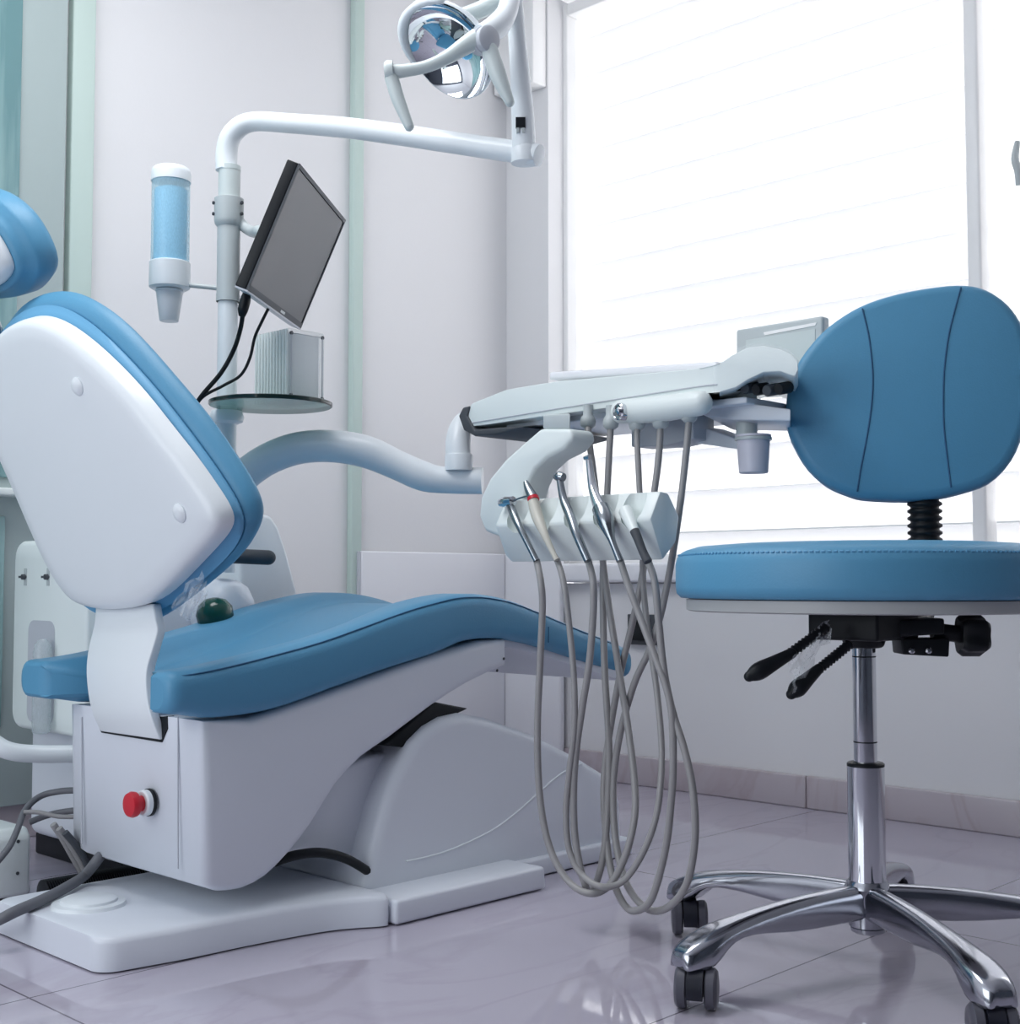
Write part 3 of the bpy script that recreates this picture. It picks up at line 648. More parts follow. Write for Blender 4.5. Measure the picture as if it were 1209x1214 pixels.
# ------------------------------------------------------------------ cup dispenser
DD = 2.1; kd = DD / FPX
dx = atD(202, 270, DD)
def zd(py): return atD(202, py, DD).z
di = thing('cup_dispenser', 'clear blue tubular cup dispenser with white ends beside the pole', 'dispenser', (dx.x, dx.y, zd(340)))
o2 = (dx.x, dx.y, 0)
MB().lathe(o2, UP, [(23.5 * kd, zd(216)), (23.5 * kd, zd(206)), (22 * kd, zd(201)), (19 * kd, zd(199))], 36).build('cap', M['white'], di)
MB().lathe(o2, UP, [(22.6 * kd, zd(313)), (22.6 * kd, zd(215.5))], 36).build('tube', M['tube_blue'], di)
MB().lathe(o2, UP, [(21 * kd, zd(343)), (24 * kd, zd(341)), (24.3 * kd, zd(336)), (24 * kd, zd(312)), (22.8 * kd, zd(311))], 36).build('collar', M['white'], di)
MB().tube([atD(224, 338, DD), atD(262, 342, DD)], .004, 10, 0).build('mounting_arm', M['collar'], di)
cupo = thing('plastic_cup', 'frosted plastic cup sticking out below the blue dispenser', 'cup', (dx.x, dx.y, zd(382)))
MB().lathe(o2, UP, [(9, 0)][:0] + [(10.5 * kd, zd(381)), (11.3 * kd, zd(380)), (16 * kd, zd(345.5)), (15 * kd, zd(345.5))], 32).build('wall', M['cup'], cupo)
MB().lathe(o2, UP, [(16.2 * kd, zd(346.5)), (16.9 * kd, zd(345.7)), (16.2 * kd, zd(344))], 32).build('rim', M['cup'], cupo)
MB().lathe(o2, UP, [(19.5 * kd, zd(312)), (19.5 * kd, zd(226)), (17 * kd, zd(224))], 32).build('blue_liner', M['cupblue'], di)

# ------------------------------------------------------------------ glass shelf and ribbed box
DG = 2.05; gcx = atD(321, 482, DG); rg = 73 * DG / FPX
gs = thing('glass_shelf', 'round greenish glass shelf with dark rim on the pole', 'shelf', gcx)
MB().lathe(gcx, UP, [(.01, 0), (rg - .002, 0), (rg - .002, .007), (.01, .007)], 64).build('glass_disc', M['shelf_glass'], gs, sharp=30)
MB().loft([[gcx + V((math.cos(a) * r, math.sin(a) * r, h)) for a in (2 * math.pi * i / 64 for i in range(64))] for r, h in ((rg - .0021, .0002), (rg, .0012), (rg, .0062), (rg - .0021, .0072))], False, False).build('edge', M['glass_edge'], gs)
MB().lathe((X, Y, gcx.z - .022), UP, [(.018, 0), (.026, .004), (.028, .012), (.024, .0215)], 28).build('hub', M['white'], gs)
bxc = onZ(341, 474, gcx.z + .0075)
byl = onX(302, 440, bxc.x).y; bxr = onY(385, 440, bxc.y).x; bzt = onX(341, 388, bxc.x).z
bz0 = gcx.z + .0078
bx_ = thing('acrylic_box', 'clear white box with ribbed side standing on the glass shelf', 'box', (bxc.x, bxc.y, bz0))
MB().box((bxc.x, bxc.y, bz0), (bxr, byl, bzt)).build('body', M['acrylic'], bx_, bevel=.004)
MB().box((bxc.x + .006, bxc.y + .006, bz0 + .002), (bxr - .006, byl - .006, bzt - .006)).build('filling', M['white'], bx_, bevel=.003)
rb = MB()
for i in range(11):
    y = bxc.y + .004 + (byl - bxc.y - .008) * i / 10
    rb.cyl((bxc.x, y, bz0 + .001), (bxc.x, y, bzt - .002), .0022, n=8)
rb.build('ribs', M['pale_green'], bx_)
fe = MB()
zz0, zz1, xx0, xx1 = bz0 + .008, bzt - .008, bxc.x + .006, bxr - .005
fe.tube([V((xx0, bxc.y, zz0)), V((xx0, bxc.y, zz1)), V((xx1, bxc.y, zz1)), V((xx1, bxc.y, zz0)), V((xx0, bxc.y, zz0))], .0012, 6, 0)
fe.build('face_edging', M['grey_shell'], bx_)
for a, b in ((xx0, zz1), (xx1, zz1), (xx0, zz0), (xx1, zz0)): MB().lathe((a, bxc.y + .001, b), (0, -1, 0), [(.003, 0), (.003, .002)], 10).build('corner_clip', M['rubber'], bx_)

# ------------------------------------------------------------------ delivery unit
XT = 1.415
du = thing('delivery_unit', 'white dental delivery tray unit on a curved white arm', 'dental unit', onX(700, 470, XT))
ap = [(268, 588, 2.10), (292, 562, 2.10), (320, 543, 2.095), (355, 531, 2.09), (395, 529, 2.085), (435, 536, 2.08), (470, 551, 2.075), (500, 564, 2.07), (525, 569, 2.065), (572, 570, 2.06)]
MB().tube([atD(*a) for a in ap], [20 / FPX * 2.02] * 6 + [18.5 / FPX * 2] * 2 + [16.5 / FPX * 2] * 2, 20, 6).build('arm', M['white'], du)
yv = atD(544, 556, 2.055)
MB().tube([yv, atD(543, 535, 2.06), atD(544, 517, 2.07), atD(549, 503, 2.085), atD(560, 494, 2.10)], [16 * .00128, 16 * .00128, 15.5 * .00128, 14 * .00128, 12 * .00128], 18, 5).build('elbow', M['white'], du)
MB().lathe(atD(544, 558, 2.055), UP, [(.0222, 0), (.0222, .024), (.021, .026)], 24).build('elbow_collar', M['white'], du)
ty_px = [(552, 488), (560, 478), (600, 462), (660, 452), (740, 445), (830, 437), (852, 432), (868, 421), (886, 412), (905, 410), (925, 414), (938, 420), (945, 428), (946, 438), (942, 446), (936, 444), (925, 440), (905, 441), (888, 449), (872, 459), (852, 465), (830, 467), (740, 481), (640, 494), (580, 503), (556, 506)]
tpoly = [onX(a, b, XT) for a, b in ty_px]
def skew(px_list, x, dx_):
    out = []
    for a_, b_ in px_list:
        p_ = onX(a_, b_, x); q_ = p_ + V((dx_, 0, 0))
        if a_ > 836: q_.y = onX(a_, b_, x + dx_).y
        out.append(q_)
    return out
tr = MB().loft([tpoly, skew(ty_px, XT, .2)]).build('tray_body', M['pale_green'], du, bevel=.006, ang=22)
gv = [onX(a, b, XT - .0006) for a, b in ((556, 502), (640, 488), (740, 472), (830, 458), (850, 456))]
MB().tube(gv, .001, 6, 4).build('groove', M['grey_shell'], tr)
e_l = [onX(a, b, XT - .004) for a, b in ((543, 493), (548, 483), (556, 481), (553, 493), (562, 509), (600, 506), (620, 506), (590, 515), (562, 517), (549, 510))]
MB().prism(e_l, (.22, 0, 0)).build('end_cap', M['rubber'], du, bevel=.003)
hb_ = [onX(738, 488, XT - .01), onX(780, 485, XT - .01), onX(830, 478, XT - .01)]
MB().tube(hb_, [.017, .018, .0165], 20, 4, round_end=True).build('handle_bar', M['pale_green'], du)
kb = onX(733, 488, XT - .03)
kn = MB().lathe(kb, (-1, .25, 0), [(.012, -.02), (.012, 0), (.010, .002), (.010, .001), (.0065, .001), (.0065, .004), (.004, .005)], 24).build('knob', M['chrome'], du)
# bracket to the instrument holder
XBk = XT - .085
bk = [(640, 508), (676, 508), (679, 520), (668, 533), (648, 543), (634, 556), (625, 574), (618, 600), (612, 628), (590, 636), (574, 630), (567, 612), (569, 590), (580, 567), (598, 545), (618, 527)]
MB().prism([onX(a, b, XBk) for a, b in bk], (.05, 0, 0)).build('holder_bracket', M['pale_green'], du, bevel=.006)
mq_ = [(644, 509), (676, 509), (676, 490), (644, 492)]
MB().loft([[onX(p_[0], p_[1], x_) for p_ in mq_] for x_ in (XBk + .004, XT + .03)]).build('bracket_mount', M['collar'], du, bevel=.003)
# instrument holder block with five scoops
XR = 1.292
yR = onX(771, 615, XR).y; yLft = onX(584, 630, XR).y
hexp = [onY(a, b, yR) for a, b in ((771, 615), (783, 582), (793, 584), (806, 612), (802, 643), (786, 665))]
hx = MB().loft([hexp, [p + V((0, yLft - yR - .012, 0)) for p in hexp], [V((p.x * .8 + .2 * (XR + .02), yLft, p.z * .8 + .2 * hexp[0].z)) for p in hexp]])
blk = hx.build('instrument_holder', M['pale_green'], du, bevel=.004, seg=2)
cut = MB()
scoop_px = (616, 649, 684, 719, 752)
ztop = max(p.z for p in hexp)
for a in scoop_px:
    c = onX(a, 605, XR + .012)
    cut.lathe((XR + .009, c.y, 0), UP, [(.001, hexp[0].z - .012), (.008, hexp[0].z - .010), (.0145, hexp[0].z - .003), (.0175, hexp[0].z + .008), (.0185, ztop + .02)], 28)
co = cut.build('cutter', M['pale_green'], None)
md = blk.modifiers.new('scoops', 'BOOLEAN'); md.object = co; md.operation = 'DIFFERENCE'; md.solver = 'EXACT'
blk.parent = None; keep = blk.location.copy(); blk.location = du.location
bpy.context.view_layer.update()
dg = bpy.context.evaluated_depsgraph_get()
nm = bpy.data.meshes.new_from_object(blk.evaluated_get(dg)); blk.modifiers.clear(); blk.data = nm
blk.parent = du; blk.location = keep
nm.set_sharp_from_angle(angle=math.radians(35))
bpy.data.objects.remove(co)
# underside: manifold, plates, hose fittings, control knobs
def plate_X(pts, x, dx_, name, m, b=.002): return MB().prism([onX(p[0], p[1], x) for p in pts], (dx_, 0, 0)).build(name, m, du, bevel=b)
plate_X([(748, 496), (822, 490), (822, 520), (790, 528), (748, 530)], XT + .07, .05, 'manifold_box', M['grey_shell'])
plate_X([(600, 500), (885, 470), (885, 478), (600, 508)], XT + .03, .19, 'underplate', M['white2'])
plate_X([(790, 512), (830, 505), (884, 524), (878, 533), (800, 522)], XT + .10, .06, 'hose_deck', M['white2'])
ldp = [(832, 470), (937, 485), (937, 499), (870, 498), (832, 492)]
MB().loft([[onX(p_[0], p_[1], XT + .05) for p_ in ldp], skew(ldp, XT + .05, .10)]).build('lower_deck', M['white2'], du, bevel=.002)
for i, (a, b) in enumerate(((872, 457), (884, 460), (897, 462), (910, 463), (924, 461))):
    c = onX(a, b, XT + .03)
    MB().lathe(c, (-1, 0, -.2), [(.008, -.022), (.008, 0), (.0065, .003)], 14).build('control_knob', M['rubber'] if i % 2 else M['black'], du)
noz = [(697, 494), (724, 495), (755, 497), (783, 494), (817, 486)]
XN = XT - .004
for i, (a, b) in enumerate(noz):
    c = onX(a, b + 6, XN)
    MB().lathe(V((c.x, c.y, c.z - .010)), UP, [(.006, 0), (.0105, .004), (.0115, .010), (.010, .016), (.007, .02), (.007, .034)], 20).build('hose_fitting', M['collar'], du)
# film viewer
vx = XT + .205
vq = [onX(872, 391, vx), onX(975, 374, vx), onX(975, 447, vx), onX(872, 452, vx)]
vw = MB().prism(vq, (.02, 0, .0)).build('film_viewer', M['collar'], du, bevel=.004)
vi = [onX(884, 403, vx - .0008), onX(966, 390, vx - .0008), onX(966, 440, vx - .0008), onX(884, 448, vx - .0008)]
MB().prism(vi, (.001, 0, 0)).build('viewer_window', M['grille'], vw)
lq = [onX(905, 394, vx - .0008), onX(968, 382, vx - .0008), onX(966, 386, vx - .0008), onX(906, 397.5, vx - .0008)]
MB().prism(lq, (.001, 0, 0)).build('viewer_slot', M['frame'], vw)
# wrap film over the hump of the tray
wrp = [onX(a, b, XT - .003) for a, b in ((846, 434), (868, 418), (886, 409), (905, 407), (925, 411), (939, 417), (947, 428))]
wrb = [onX(a, b, XT - .003) for a, b in ((846, 467), (870, 462), (888, 451), (905, 443), (925, 442), (937, 446), (945, 448))]
wt = catmull(wrp, 4); wb = catmull(wrb, 4)
n = len(wt)
fw = MB().add([p + V((random.uniform(-.001, .0), 0, random.uniform(-.0005, .0005))) for p in wt] + [p + V((random.uniform(-.001, 0), 0, 0)) for p in wb] + [V((XT + .19, onX(a_, 430, XT + .19).y, p.z + .003 + random.uniform(0, .002))) for p, a_ in zip(wt, [846 + 101 * i_ / (len(wt) - 1) for i_ in range(len(wt))])], [(i, i + 1, n + i + 1, n + i) for i in range(n - 1)] + [(i, i + 1, 2 * n + i + 1, 2 * n + i) for i in range(n - 1)])
fw.build('wrap_film', M['wrap'], tr)
# cup holder post
cq = onX(885, 500, XT + .08)
MB().cyl((cq.x, cq.y, onX(885, 517, XT + .08).z), (cq.x, cq.y, onX(885, 462, XT + .08).z), .0145, n=24).lathe((cq.x, cq.y, onX(885, 497, XT + .08).z), UP, [(.0155, 0), (.0155, .004)], 24).build('cup_post', M['grille'], du)
# ring that carries the drain cup
dcx = onX(893, 535, XT + .06); kc = 1.62 / FPX
zc0 = onX(893, 561, XT + .06).z; zc1 = onX(893, 517, XT + .06).z
MB().lathe((dcx.x, dcx.y, zc1 - .006), UP, [(21.5 * kc, 0), (23.5 * kc, 0), (23.5 * kc, .004), (21.5 * kc, .004)], 32).tube([V((cq.x, cq.y, zc1 - .001)), V((dcx.x, dcx.y + .02, zc1 - .004))], .006, 10, 0).build('cup_ring', M['collar'], du)
dcup = thing('drain_cup', 'small lilac grey cup hanging under right end of the delivery tray', 'cup', (dcx.x, dcx.y, zc0))
MB().lathe((dcx.x, dcx.y, 0), UP, [(17.5 * kc, zc0), (18.5 * kc, zc0 + .001), (21.2 * kc, zc1 - .004), (19.5 * kc, zc1 - .004)], 32).build('wall', M['cuplilac'], dcup)
MB().lathe((dcx.x, dcx.y, zc1 - .0015), UP, [(21.3 * kc, 0), (22.6 * kc, 0), (22.6 * kc, .003), (20.5 * kc, .003)], 32).build('rim', M['cuplilac'], dcup)
# instrument tray lying on top of the unit
it0 = onX(650, 441, XT + .06); it1 = onX(850, 428, XT + .06)
zb_ = max(onX(740, 445, XT).z, it0.z - .014)
ity = thing('instrument_tray', 'flat white instrument tray lying on top of the delivery unit', 'tray', (XT + .15, (it0.y + it1.y) / 2, it0.z))
ipts = [V((XT + .06, it0.y, it0.z)), V((XT + .06, it1.y, it1.z)), V((XT + .06, it1.y, it1.z - .012)), V((XT + .06, it0.y, it0.z - .012))]
MB().prism(ipts, (.17, 0, 0)).build('tray', M['plinth'], ity, bevel=.004)
lin_ = [p + V((.006, -.006 if i in (0, 3) else .006, .0125 if i > 1 else .0008)) for i, p in enumerate(ipts)]
MB().add([lin_[0], lin_[1], lin_[1] + V((.158, 0, 0)), lin_[0] + V((.158, 0, 0))], [(0, 1, 2, 3)]).build('liner', M['film'], ity, smooth=False)

# handpieces with their hoses
XH = XR - .012
def P(px, py, x=None): return onX(px, py, XH if x is None else x)
XHO, XNO = XR - .010, XT - .004
def hose(front, back, i):
    """front points go down from the holder, back points climb to the fitting"""
    pts = []; n1, n2 = len(front), len(back)
    for j, p in enumerate(front): pts.append(P(p[0], p[1], XHO - .010 * min(1, j) + .004 * i + .02 * j / n1))
    for j, p in enumerate(back): pts.append(P(p[0], p[1], XHO + .02 + .004 * i + (XNO - XHO - .02 - .004 * i) * (j + 1) / n2))
    return pts
def handpiece(name, label, spec, front, back, i, r=.0047):
    o = thing(name, label, 'handpiece', P(*front[0]), None)
    for part, pts, rad, m, *rest in spec:
        MB().tube([P(a[0], a[1], XH + (a[2] if len(a) > 2 else 0)) for a in pts], [x * .00122 for x in rad], 16, 5).build(part, M[m], o)
    MB().tube(hose(front, back, i), r, 12, 8).build('hose', M['hose'], o)
    return o
handpiece('dental_handpiece', 'steel angled handpiece with a bur, leftmost in the instrument holder',
    [('body', [(604, 598, .018), (609, 610, .008), (616, 625, 0), (626, 645, -.002), (636, 665, -.002)], [4.2, 5, 4.2, 3.6, 3.4], 'steel'),
     ('head', [(594, 596, .02), (600, 595, .018), (608, 594, .016)], [5, 6.5, 5.5], 'chrome'), ('bur', [(606, 595, .016), (615, 591, .016), (625, 588, .016)], [1.2, 1.1, 1.1], 'steel')],
    [(636, 664), (641, 690), (643, 720), (640, 790), (637, 870), (640, 945), (651, 1003), (672, 1043), (698, 1059)], [(722, 1050), (741, 1015), (752, 970), (752, 925), (744, 860), (733, 790), (722, 720), (714, 660), (706, 580), (698, 520), (697, 503)], 0)
handpiece('dental_handpiece', 'beige handpiece with grey cone tip and red ring, second in the holder',
    [('body', [(632, 594, .018), (637, 612, .012), (645, 632, .002), (654, 652, -.001), (660, 664, -.002)], [6.2, 6.8, 4.6, 3.2, 3], 'beige'),
     ('cone', [(623, 571, .022), (626, 579, .021), (632, 591, .019)], [2.8, 4.6, 6.4], 'steel'), ('ring', [(631.5, 590, .019), (632.7, 593.5, .018)], [6.7, 6.7], 'red')],
    [(660, 663), (668, 690), (674, 735), (680, 800), (681, 860), (675, 915), (671, 960), (674, 1005), (688, 1035), (712, 1051)], [(738, 1045), (760, 1015), (776, 975), (783, 930), (784, 880), (778, 815), (769, 755), (763, 700), (761, 640), (757, 560), (755, 520), (755, 504)], 1, .0042)
handpiece('dental_handpiece', 'dark steel ball headed handpiece, third in the holder',
    [('body', [(663, 566, .0225), (668, 592, .018), (676, 612, .01), (684, 635, .0), (697, 665, -.002)], [3.6, 4.6, 5.4, 4.8, 4.2], 'steel'),
     ('head', [(658, 565, .0225), (663, 565, .0225), (668, 566, .0225)], [3.6, 5.8, 4.6], 'steel')],
    [(697, 664), (703, 690), (703, 730), (698, 790), (690, 840), (683, 890), (680, 935), (681, 985), (687, 1025), (694, 1050)], [(700, 1058), (709, 1040), (716, 1008), (720, 960), (722, 890), (717, 800), (715, 730), (715, 665), (719, 600), (722, 540), (724, 503)], 2, .0047)
handpiece('dental_handpiece', 'bright chrome bent contra-angle handpiece, fourth in the holder',
    [('body', [(698, 546, .024), (700, 562, .022), (703, 580, .018), (709, 597, .012), (715, 609, .008)], [3.4, 4, 5, 6.5, 8], 'chrome'),
     ('sleeve', [(712, 603, .010), (718, 617, .003), (725, 640, -.001), (735, 665, -.002)], [9.5, 9.5, 4, 4], 'steel'),
     ('head', [(693, 543, .024), (699, 542, .024)], [2.5, 3.2], 'chrome')],
    [(735, 664), (745, 695), (757, 727), (775, 775), (788, 810), (796, 845), (798, 900), (796, 945), (790, 1000), (778, 1050), (766, 1074)], [(747, 1079), (732, 1058), (722, 1020), (716, 960), (717, 910), (724, 860), (735, 800), (748, 745), (760, 690), (770, 620), (780, 550), (783, 503)], 3)
handpiece('dental_handpiece', 'white handpiece with dark connector sunk in the rightmost holder slot',
    [('body', [(742, 606, .022), (747, 618, .012), (753, 631, .002)], [8, 6.5, 4.6], 'pale_green'), ('connector', [(752, 629, .002), (757, 641, 0), (762, 654, -.001), (768, 666, -.002)], [5, 4.6, 4.4, 4.6], 'rubber')],
    [(768, 665), (776, 690), (781, 740), (787, 795), (797, 843), (811, 888), (821, 935), (824, 990), (816, 1042), (798, 1071)], [(775, 1080), (754, 1066), (739, 1038), (729, 990), (727, 930), (735, 870), (752, 810), (770, 770), (784, 725), (796, 665), (806, 600), (813, 540), (817, 494)], 4)

# ------------------------------------------------------------------ floor cables and junction box at lower left
jb = thing('junction_box', 'rounded white junction box on the floor at lower left', 'box', onZ(18, 1064, 0))
j0 = onZ(36, 1062, 0)
jp = [V((j0.x, j0.y, .002)), V((j0.x, j0.y + .11, .002)), V((j0.x, j0.y + .11, .075)), V((j0.x, j0.y + .09, .098)), V((j0.x, j0.y + .012, .098)), V((j0.x, j0.y, .085))]
MB().prism(jp, (-.07, 0, 0)).build('housing', M['pale_green'], jb, bevel=.006)
for zz in (.035, .08): MB().lathe((j0.x - .02, j0.y, zz), (0, -1, 0), [(.0025, 0), (.0025, .001)], 10).build('screw', M['rubber'], jb)
cg = 'grey cables under the chair'
cable('floor_cable', 'grey cable arching over the junction box behind the chair', [onY(96, 937, 1.74), onY(72, 938, 1.78), onY(48, 944, 1.80), onY(30, 960, 1.79), onY(20, 985, 1.76), onY(8, 1008, 1.74), onY(-20, 1040, 1.73)], .0046, M['hose_dark'], group=cg)
cable('floor_cable', 'grey cable running level behind the white chair body', [onY(96, 960, 1.74), onY(72, 963, 1.77), onY(52, 968, 1.79), onY(35, 975, 1.8)], .0045, M['hose_dark'], group=cg)
cable('floor_cable', 'thin pale cable crossing in front of the level grey cable', [onY(96, 968, 1.73), onY(70, 968, 1.75), onY(45, 963, 1.77), onY(28, 963, 1.78)], .0032, M['hose'], group=cg)
for i, lb in enumerate(('leftmost brown grey cable of the sloping bundle', 'middle brown grey cable of the sloping bundle', 'right dark cable of the sloping bundle')):
    cable('floor_cable', lb, [onY(63 + 7 * i, 977 + 5 * i, 1.72 - .012 * i), onY(75 + 7 * i, 995 + 3 * i, 1.72 - .012 * i), onY(88 + 6 * i, 1018, 1.72 - .012 * i), onY(97 + 5 * i, 1034, 1.72 - .012 * i)], .005, M['hose'] if i < 2 else M['rubber'], group=cg)
cable('floor_cable', 'thick grey cable lying across the rear of the chair base', [onX(128, 1005, .97), onX(118, 1016, .90), onZ(100, 1038, .054), onZ(75, 1054, .050), onZ(48, 1068, .049), onZ(20, 1080, .047), onZ(0, 1090, .040), onZ(-30, 1104, .012)], .0072, M['hose_dark'], group=cg)
ch_h = thing('corrugated_hose', 'black corrugated hose behind the chair base plate', 'hose', onZ(120, 1040, .02))
hp0, hp1 = onY(50, 1046, 1.73), onY(190, 1024, 1.73); hp0.z = hp1.z = .022
pr = []; L_ = (hp1 - hp0).length
for i in range(50): pr += [(.016, L_ * i / 50), (.019, L_ * (i + .4) / 50)]
MB().lathe(hp0, hp1 - hp0, pr, 16).build('tube', M['black'], ch_h, sharp=80)

# ------------------------------------------------------------------ stool
SX, SY = 1.396, .772
DS = SX * HX + SY * HY; ks = DS / FPX
so_ = thing('stool', 'round blue padded stool with backrest on chrome five-star base', 'stool', (SX, SY, 0))
def zs(py): return atD(1027, py, DS).z
zk = zs
R0 = 220 * ks
zsb, zst = onZ(1027, 714, .43).z, .43
seat_bot = atD(1027, 713, DS - R0).z; seat_top = atD(1027, 647, DS - R0).z
H_ = seat_top - seat_bot
prof = [(R0 * .9, seat_bot), (R0 - .006, seat_bot + .001), (R0 - .001, seat_bot + .006), (R0, seat_bot + .014), (R0, seat_top - .016), (R0 - .002, seat_top - .008), (R0 - .007, seat_top - .002), (R0 - .013, seat_top + .001)]
for f, hgt in ((.88, .005), (.7, .008), (.45, .009), (.2, .010), (.02, .010)): prof.append((R0 * f, seat_top + hgt))
stc = MB().lathe((SX, SY, 0), UP, prof, 80).build('seat_cushion', M['blue'], so_, sharp=60)
dots = MB()
for i in range(220):
    a = 2 * math.pi * i / 220; a2 = a + .016
    r_ = R0 - .0035; zz = seat_top - .005
    dots.tube([V((SX + r_ * math.cos(a), SY + r_ * math.sin(a), zz)), V((SX + r_ * math.cos(a2), SY + r_ * math.sin(a2), zz))], .0011, 5, 0)
dots.build('stitching', M['blue_light'], stc)
MB().lathe((SX, SY, 0), UP, [(R0 - .016, seat_bot - .0145), (R0 - .0125, seat_bot - .013), (R0 - .0125, seat_bot - .0005)], 80).build('seat_board', M['board'], so_)
zm1 = seat_bot - .015; zm0 = zs(764)
mech = MB(); mech.box((SX - .05, SY - .045, zm0 + .006), (SX + .05, SY + .045, zm1)).lathe((SX, SY, zm0 - .004), UP, [(.022, 0), (.026, .012)], 24)
def SP(px, py, dd=0): return atD(px, py, DS + dd)
me_ = mech.build('seat_mechanism', M['black'], so_, bevel=.004)
MB().prism([SP(1035, 737, -.03), SP(1120, 733, -.03), SP(1120, 752, -.03), SP(1036, 757, -.03)], BACK * .06).build('tilt_plate', M['black'], so_, bevel=.003)
MB().prism([SP(1068, 757, -.02), SP(1126, 757, -.02), SP(1125, 779, -.02), SP(1070, 776, -.02)], BACK * .04).build('bracket', M['black'], so_, bevel=.002)
for a in (1080, 1100): MB().lathe(SP(a, 771, -.0205), -BACK, [(.004, 0), (.004, .003), (.002, .005)], 10).build('bolt', M['chrome'], so_)
MB().tube([SP(1105, 748), SP(1138, 752)], .010, 14, 0).build('knob_shaft', M['black'], so_)
kx = SP(1136, 753)
kp = []
kmb = MB(); nn = 40
for h_, sc in ((0, .82), (.006, 1), (.026, 1), (.032, .8)):
    kp.append([kx + RIGHT * h_ + (UP * math.sin(t) + BACK * math.cos(t)) * (.0235 + .0028 * math.cos(5 * t)) * sc for t in (2 * math.pi * i / nn for i in range(nn))])
kmb.loft(kp).build('tension_knob', M['black'], so_, sharp=50)
def lever(p0, p1, p2, name):
    lv_ = MB(); n_ = 12; prf = []
    L0 = (p1 - p0).length
    for i in range(n_): prf += [(.0042, L0 * i / n_), (.0062, L0 * (i + .5) / n_)]
    lv_.lathe(p0, p1 - p0, prf, 14)
    l = lv_.build(name, M['black'], so_, sharp=80)
    MB().tube([p1 - (p2 - p1) * .15, p1 + (p2 - p1) * .3, p1 + (p2 - p1) * .75, p2], [.006, .008, .010, .006], 14, 4, round_end=True).build('lever_paddle', M['black'], l)
    return l
lever(SP(980, 743, -.06), SP(932, 778, -.08), SP(888, 802, -.09), 'height_lever')
lever(SP(1008, 763, -.05), SP(966, 797, -.07), SP(938, 823, -.08), 'tilt_lever')
fz = MB(); gg = 8; gp = []
for i in range(gg):
    for j in range(gg):
        u_, v_ = i / (gg - 1), j / (gg - 1)
        gp.append(SP(936 + 45 * u_ + 6 * v_, 784 - 50 * u_ + 24 * v_ * (1 - u_) + 14 * v_, -.085 + .025 * u_) + V((random.uniform(-.005, .005), random.uniform(-.005, .005), random.uniform(-.004, .004))))
fz.add(gp, [(i * gg + j, i * gg + j + 1, (i + 1) * gg + j + 1, (i + 1) * gg + j) for i in range(gg - 1) for j in range(gg - 1)])
fz.build('plastic_film', M['film'], so_, smooth=False)
# gas column
zt0 = zs(905); zh = zs(1045)
MB().cyl((SX, SY, zt0 - .005), (SX, SY, zm0 - .002), 13.5 * ks, n=36).build('gas_piston', M['chrome'], so_)
MB().lathe((SX, SY, zs(880)), UP, [(13.7 * ks, 0), (13.7 * ks, .0015)], 36).lathe((SX, SY, zs(779)), UP, [(13.7 * ks, 0), (13.7 * ks, .0015)], 36).build('piston_ring', M['black'], so_)
MB().cyl((SX, SY, zh - .02), (SX, SY, zt0), 21.5 * ks, n=40).build('column_sleeve', M['chrome'], so_)
MB().lathe((SX, SY, zt0), UP, [(21.6 * ks, -.003), (21.7 * ks, 0), (20 * ks, .0015), (14 * ks, .0015)], 40).build('column_cap', M['black'], so_)
# five-star base
zhub = zh - .002; zbot = zs(1100)
hubm = MB().lathe((SX, SY, 0), UP, [(.016, zbot - .005), (.0195, zbot - .003), (.0200, zbot + .001), (.0185, zbot + .002), (.0215, zbot + .003), (.0215, zhub - .012), (.026, zhub - .004), (.0235, zhub + .002), (.0225, zhub + .004)], 40)
hub = hubm.build('base_hub', M['alu'], so_)
zA = zhub
def star_arm(deg):
    a = math.radians(deg); d = V((math.cos(a), math.sin(a), 0)); t = V((-d.y, d.x, 0)); c = V((SX, SY, 0))
    lps = []
    zd_ = .0405
    for s_, ztp, zbt, wt_, wb_ in ((.010, zA, zbot + .013, .013, .015), (.03, zA, zbot + .013, .0115, .0125), (.07, zA - .001, zbot + .012, .011, .012), (.12, zA - .004, zbot + .012, .0115, .0125), (.165, zA - .009, zbot + .018, .013, .0145), (.20, zA - .014, zbot + .019, .0155, .0175), (.222, zA - .018, zbot + .012, .019, .0215), (.240, zA - .023, zd_, .0215, .0235), (.262, zA - .031, zd_, .020, .0225), (.275, zA - .040, zd_, .013, .0165)):
        p = c + d * s_
        lps.append([p - t * wb_ + UP * zbt, p - t * wb_ * .5 + UP * zbt, p + t * wb_ * .5 + UP * zbt, p + t * wb_ + UP * zbt, p + t * (wb_ * .6 + wt_ * .4) + UP * (zbt + (ztp - zbt) * .45), p + t * wt_ + UP * (ztp - .006), p + t * wt_ * .72 + UP * (ztp - .0012), p + t * wt_ * .3 + UP * ztp, p - t * wt_ * .3 + UP * ztp, p - t * wt_ * .72 + UP * (ztp - .0012), p - t * wt_ + UP * (ztp - .006), p - t * (wb_ * .6 + wt_ * .4) + UP * (zbt + (ztp - zbt) * .45)])
    MB().loft(lps).build('base_arm', M['alu'], so_, sub=1, sharp=180)
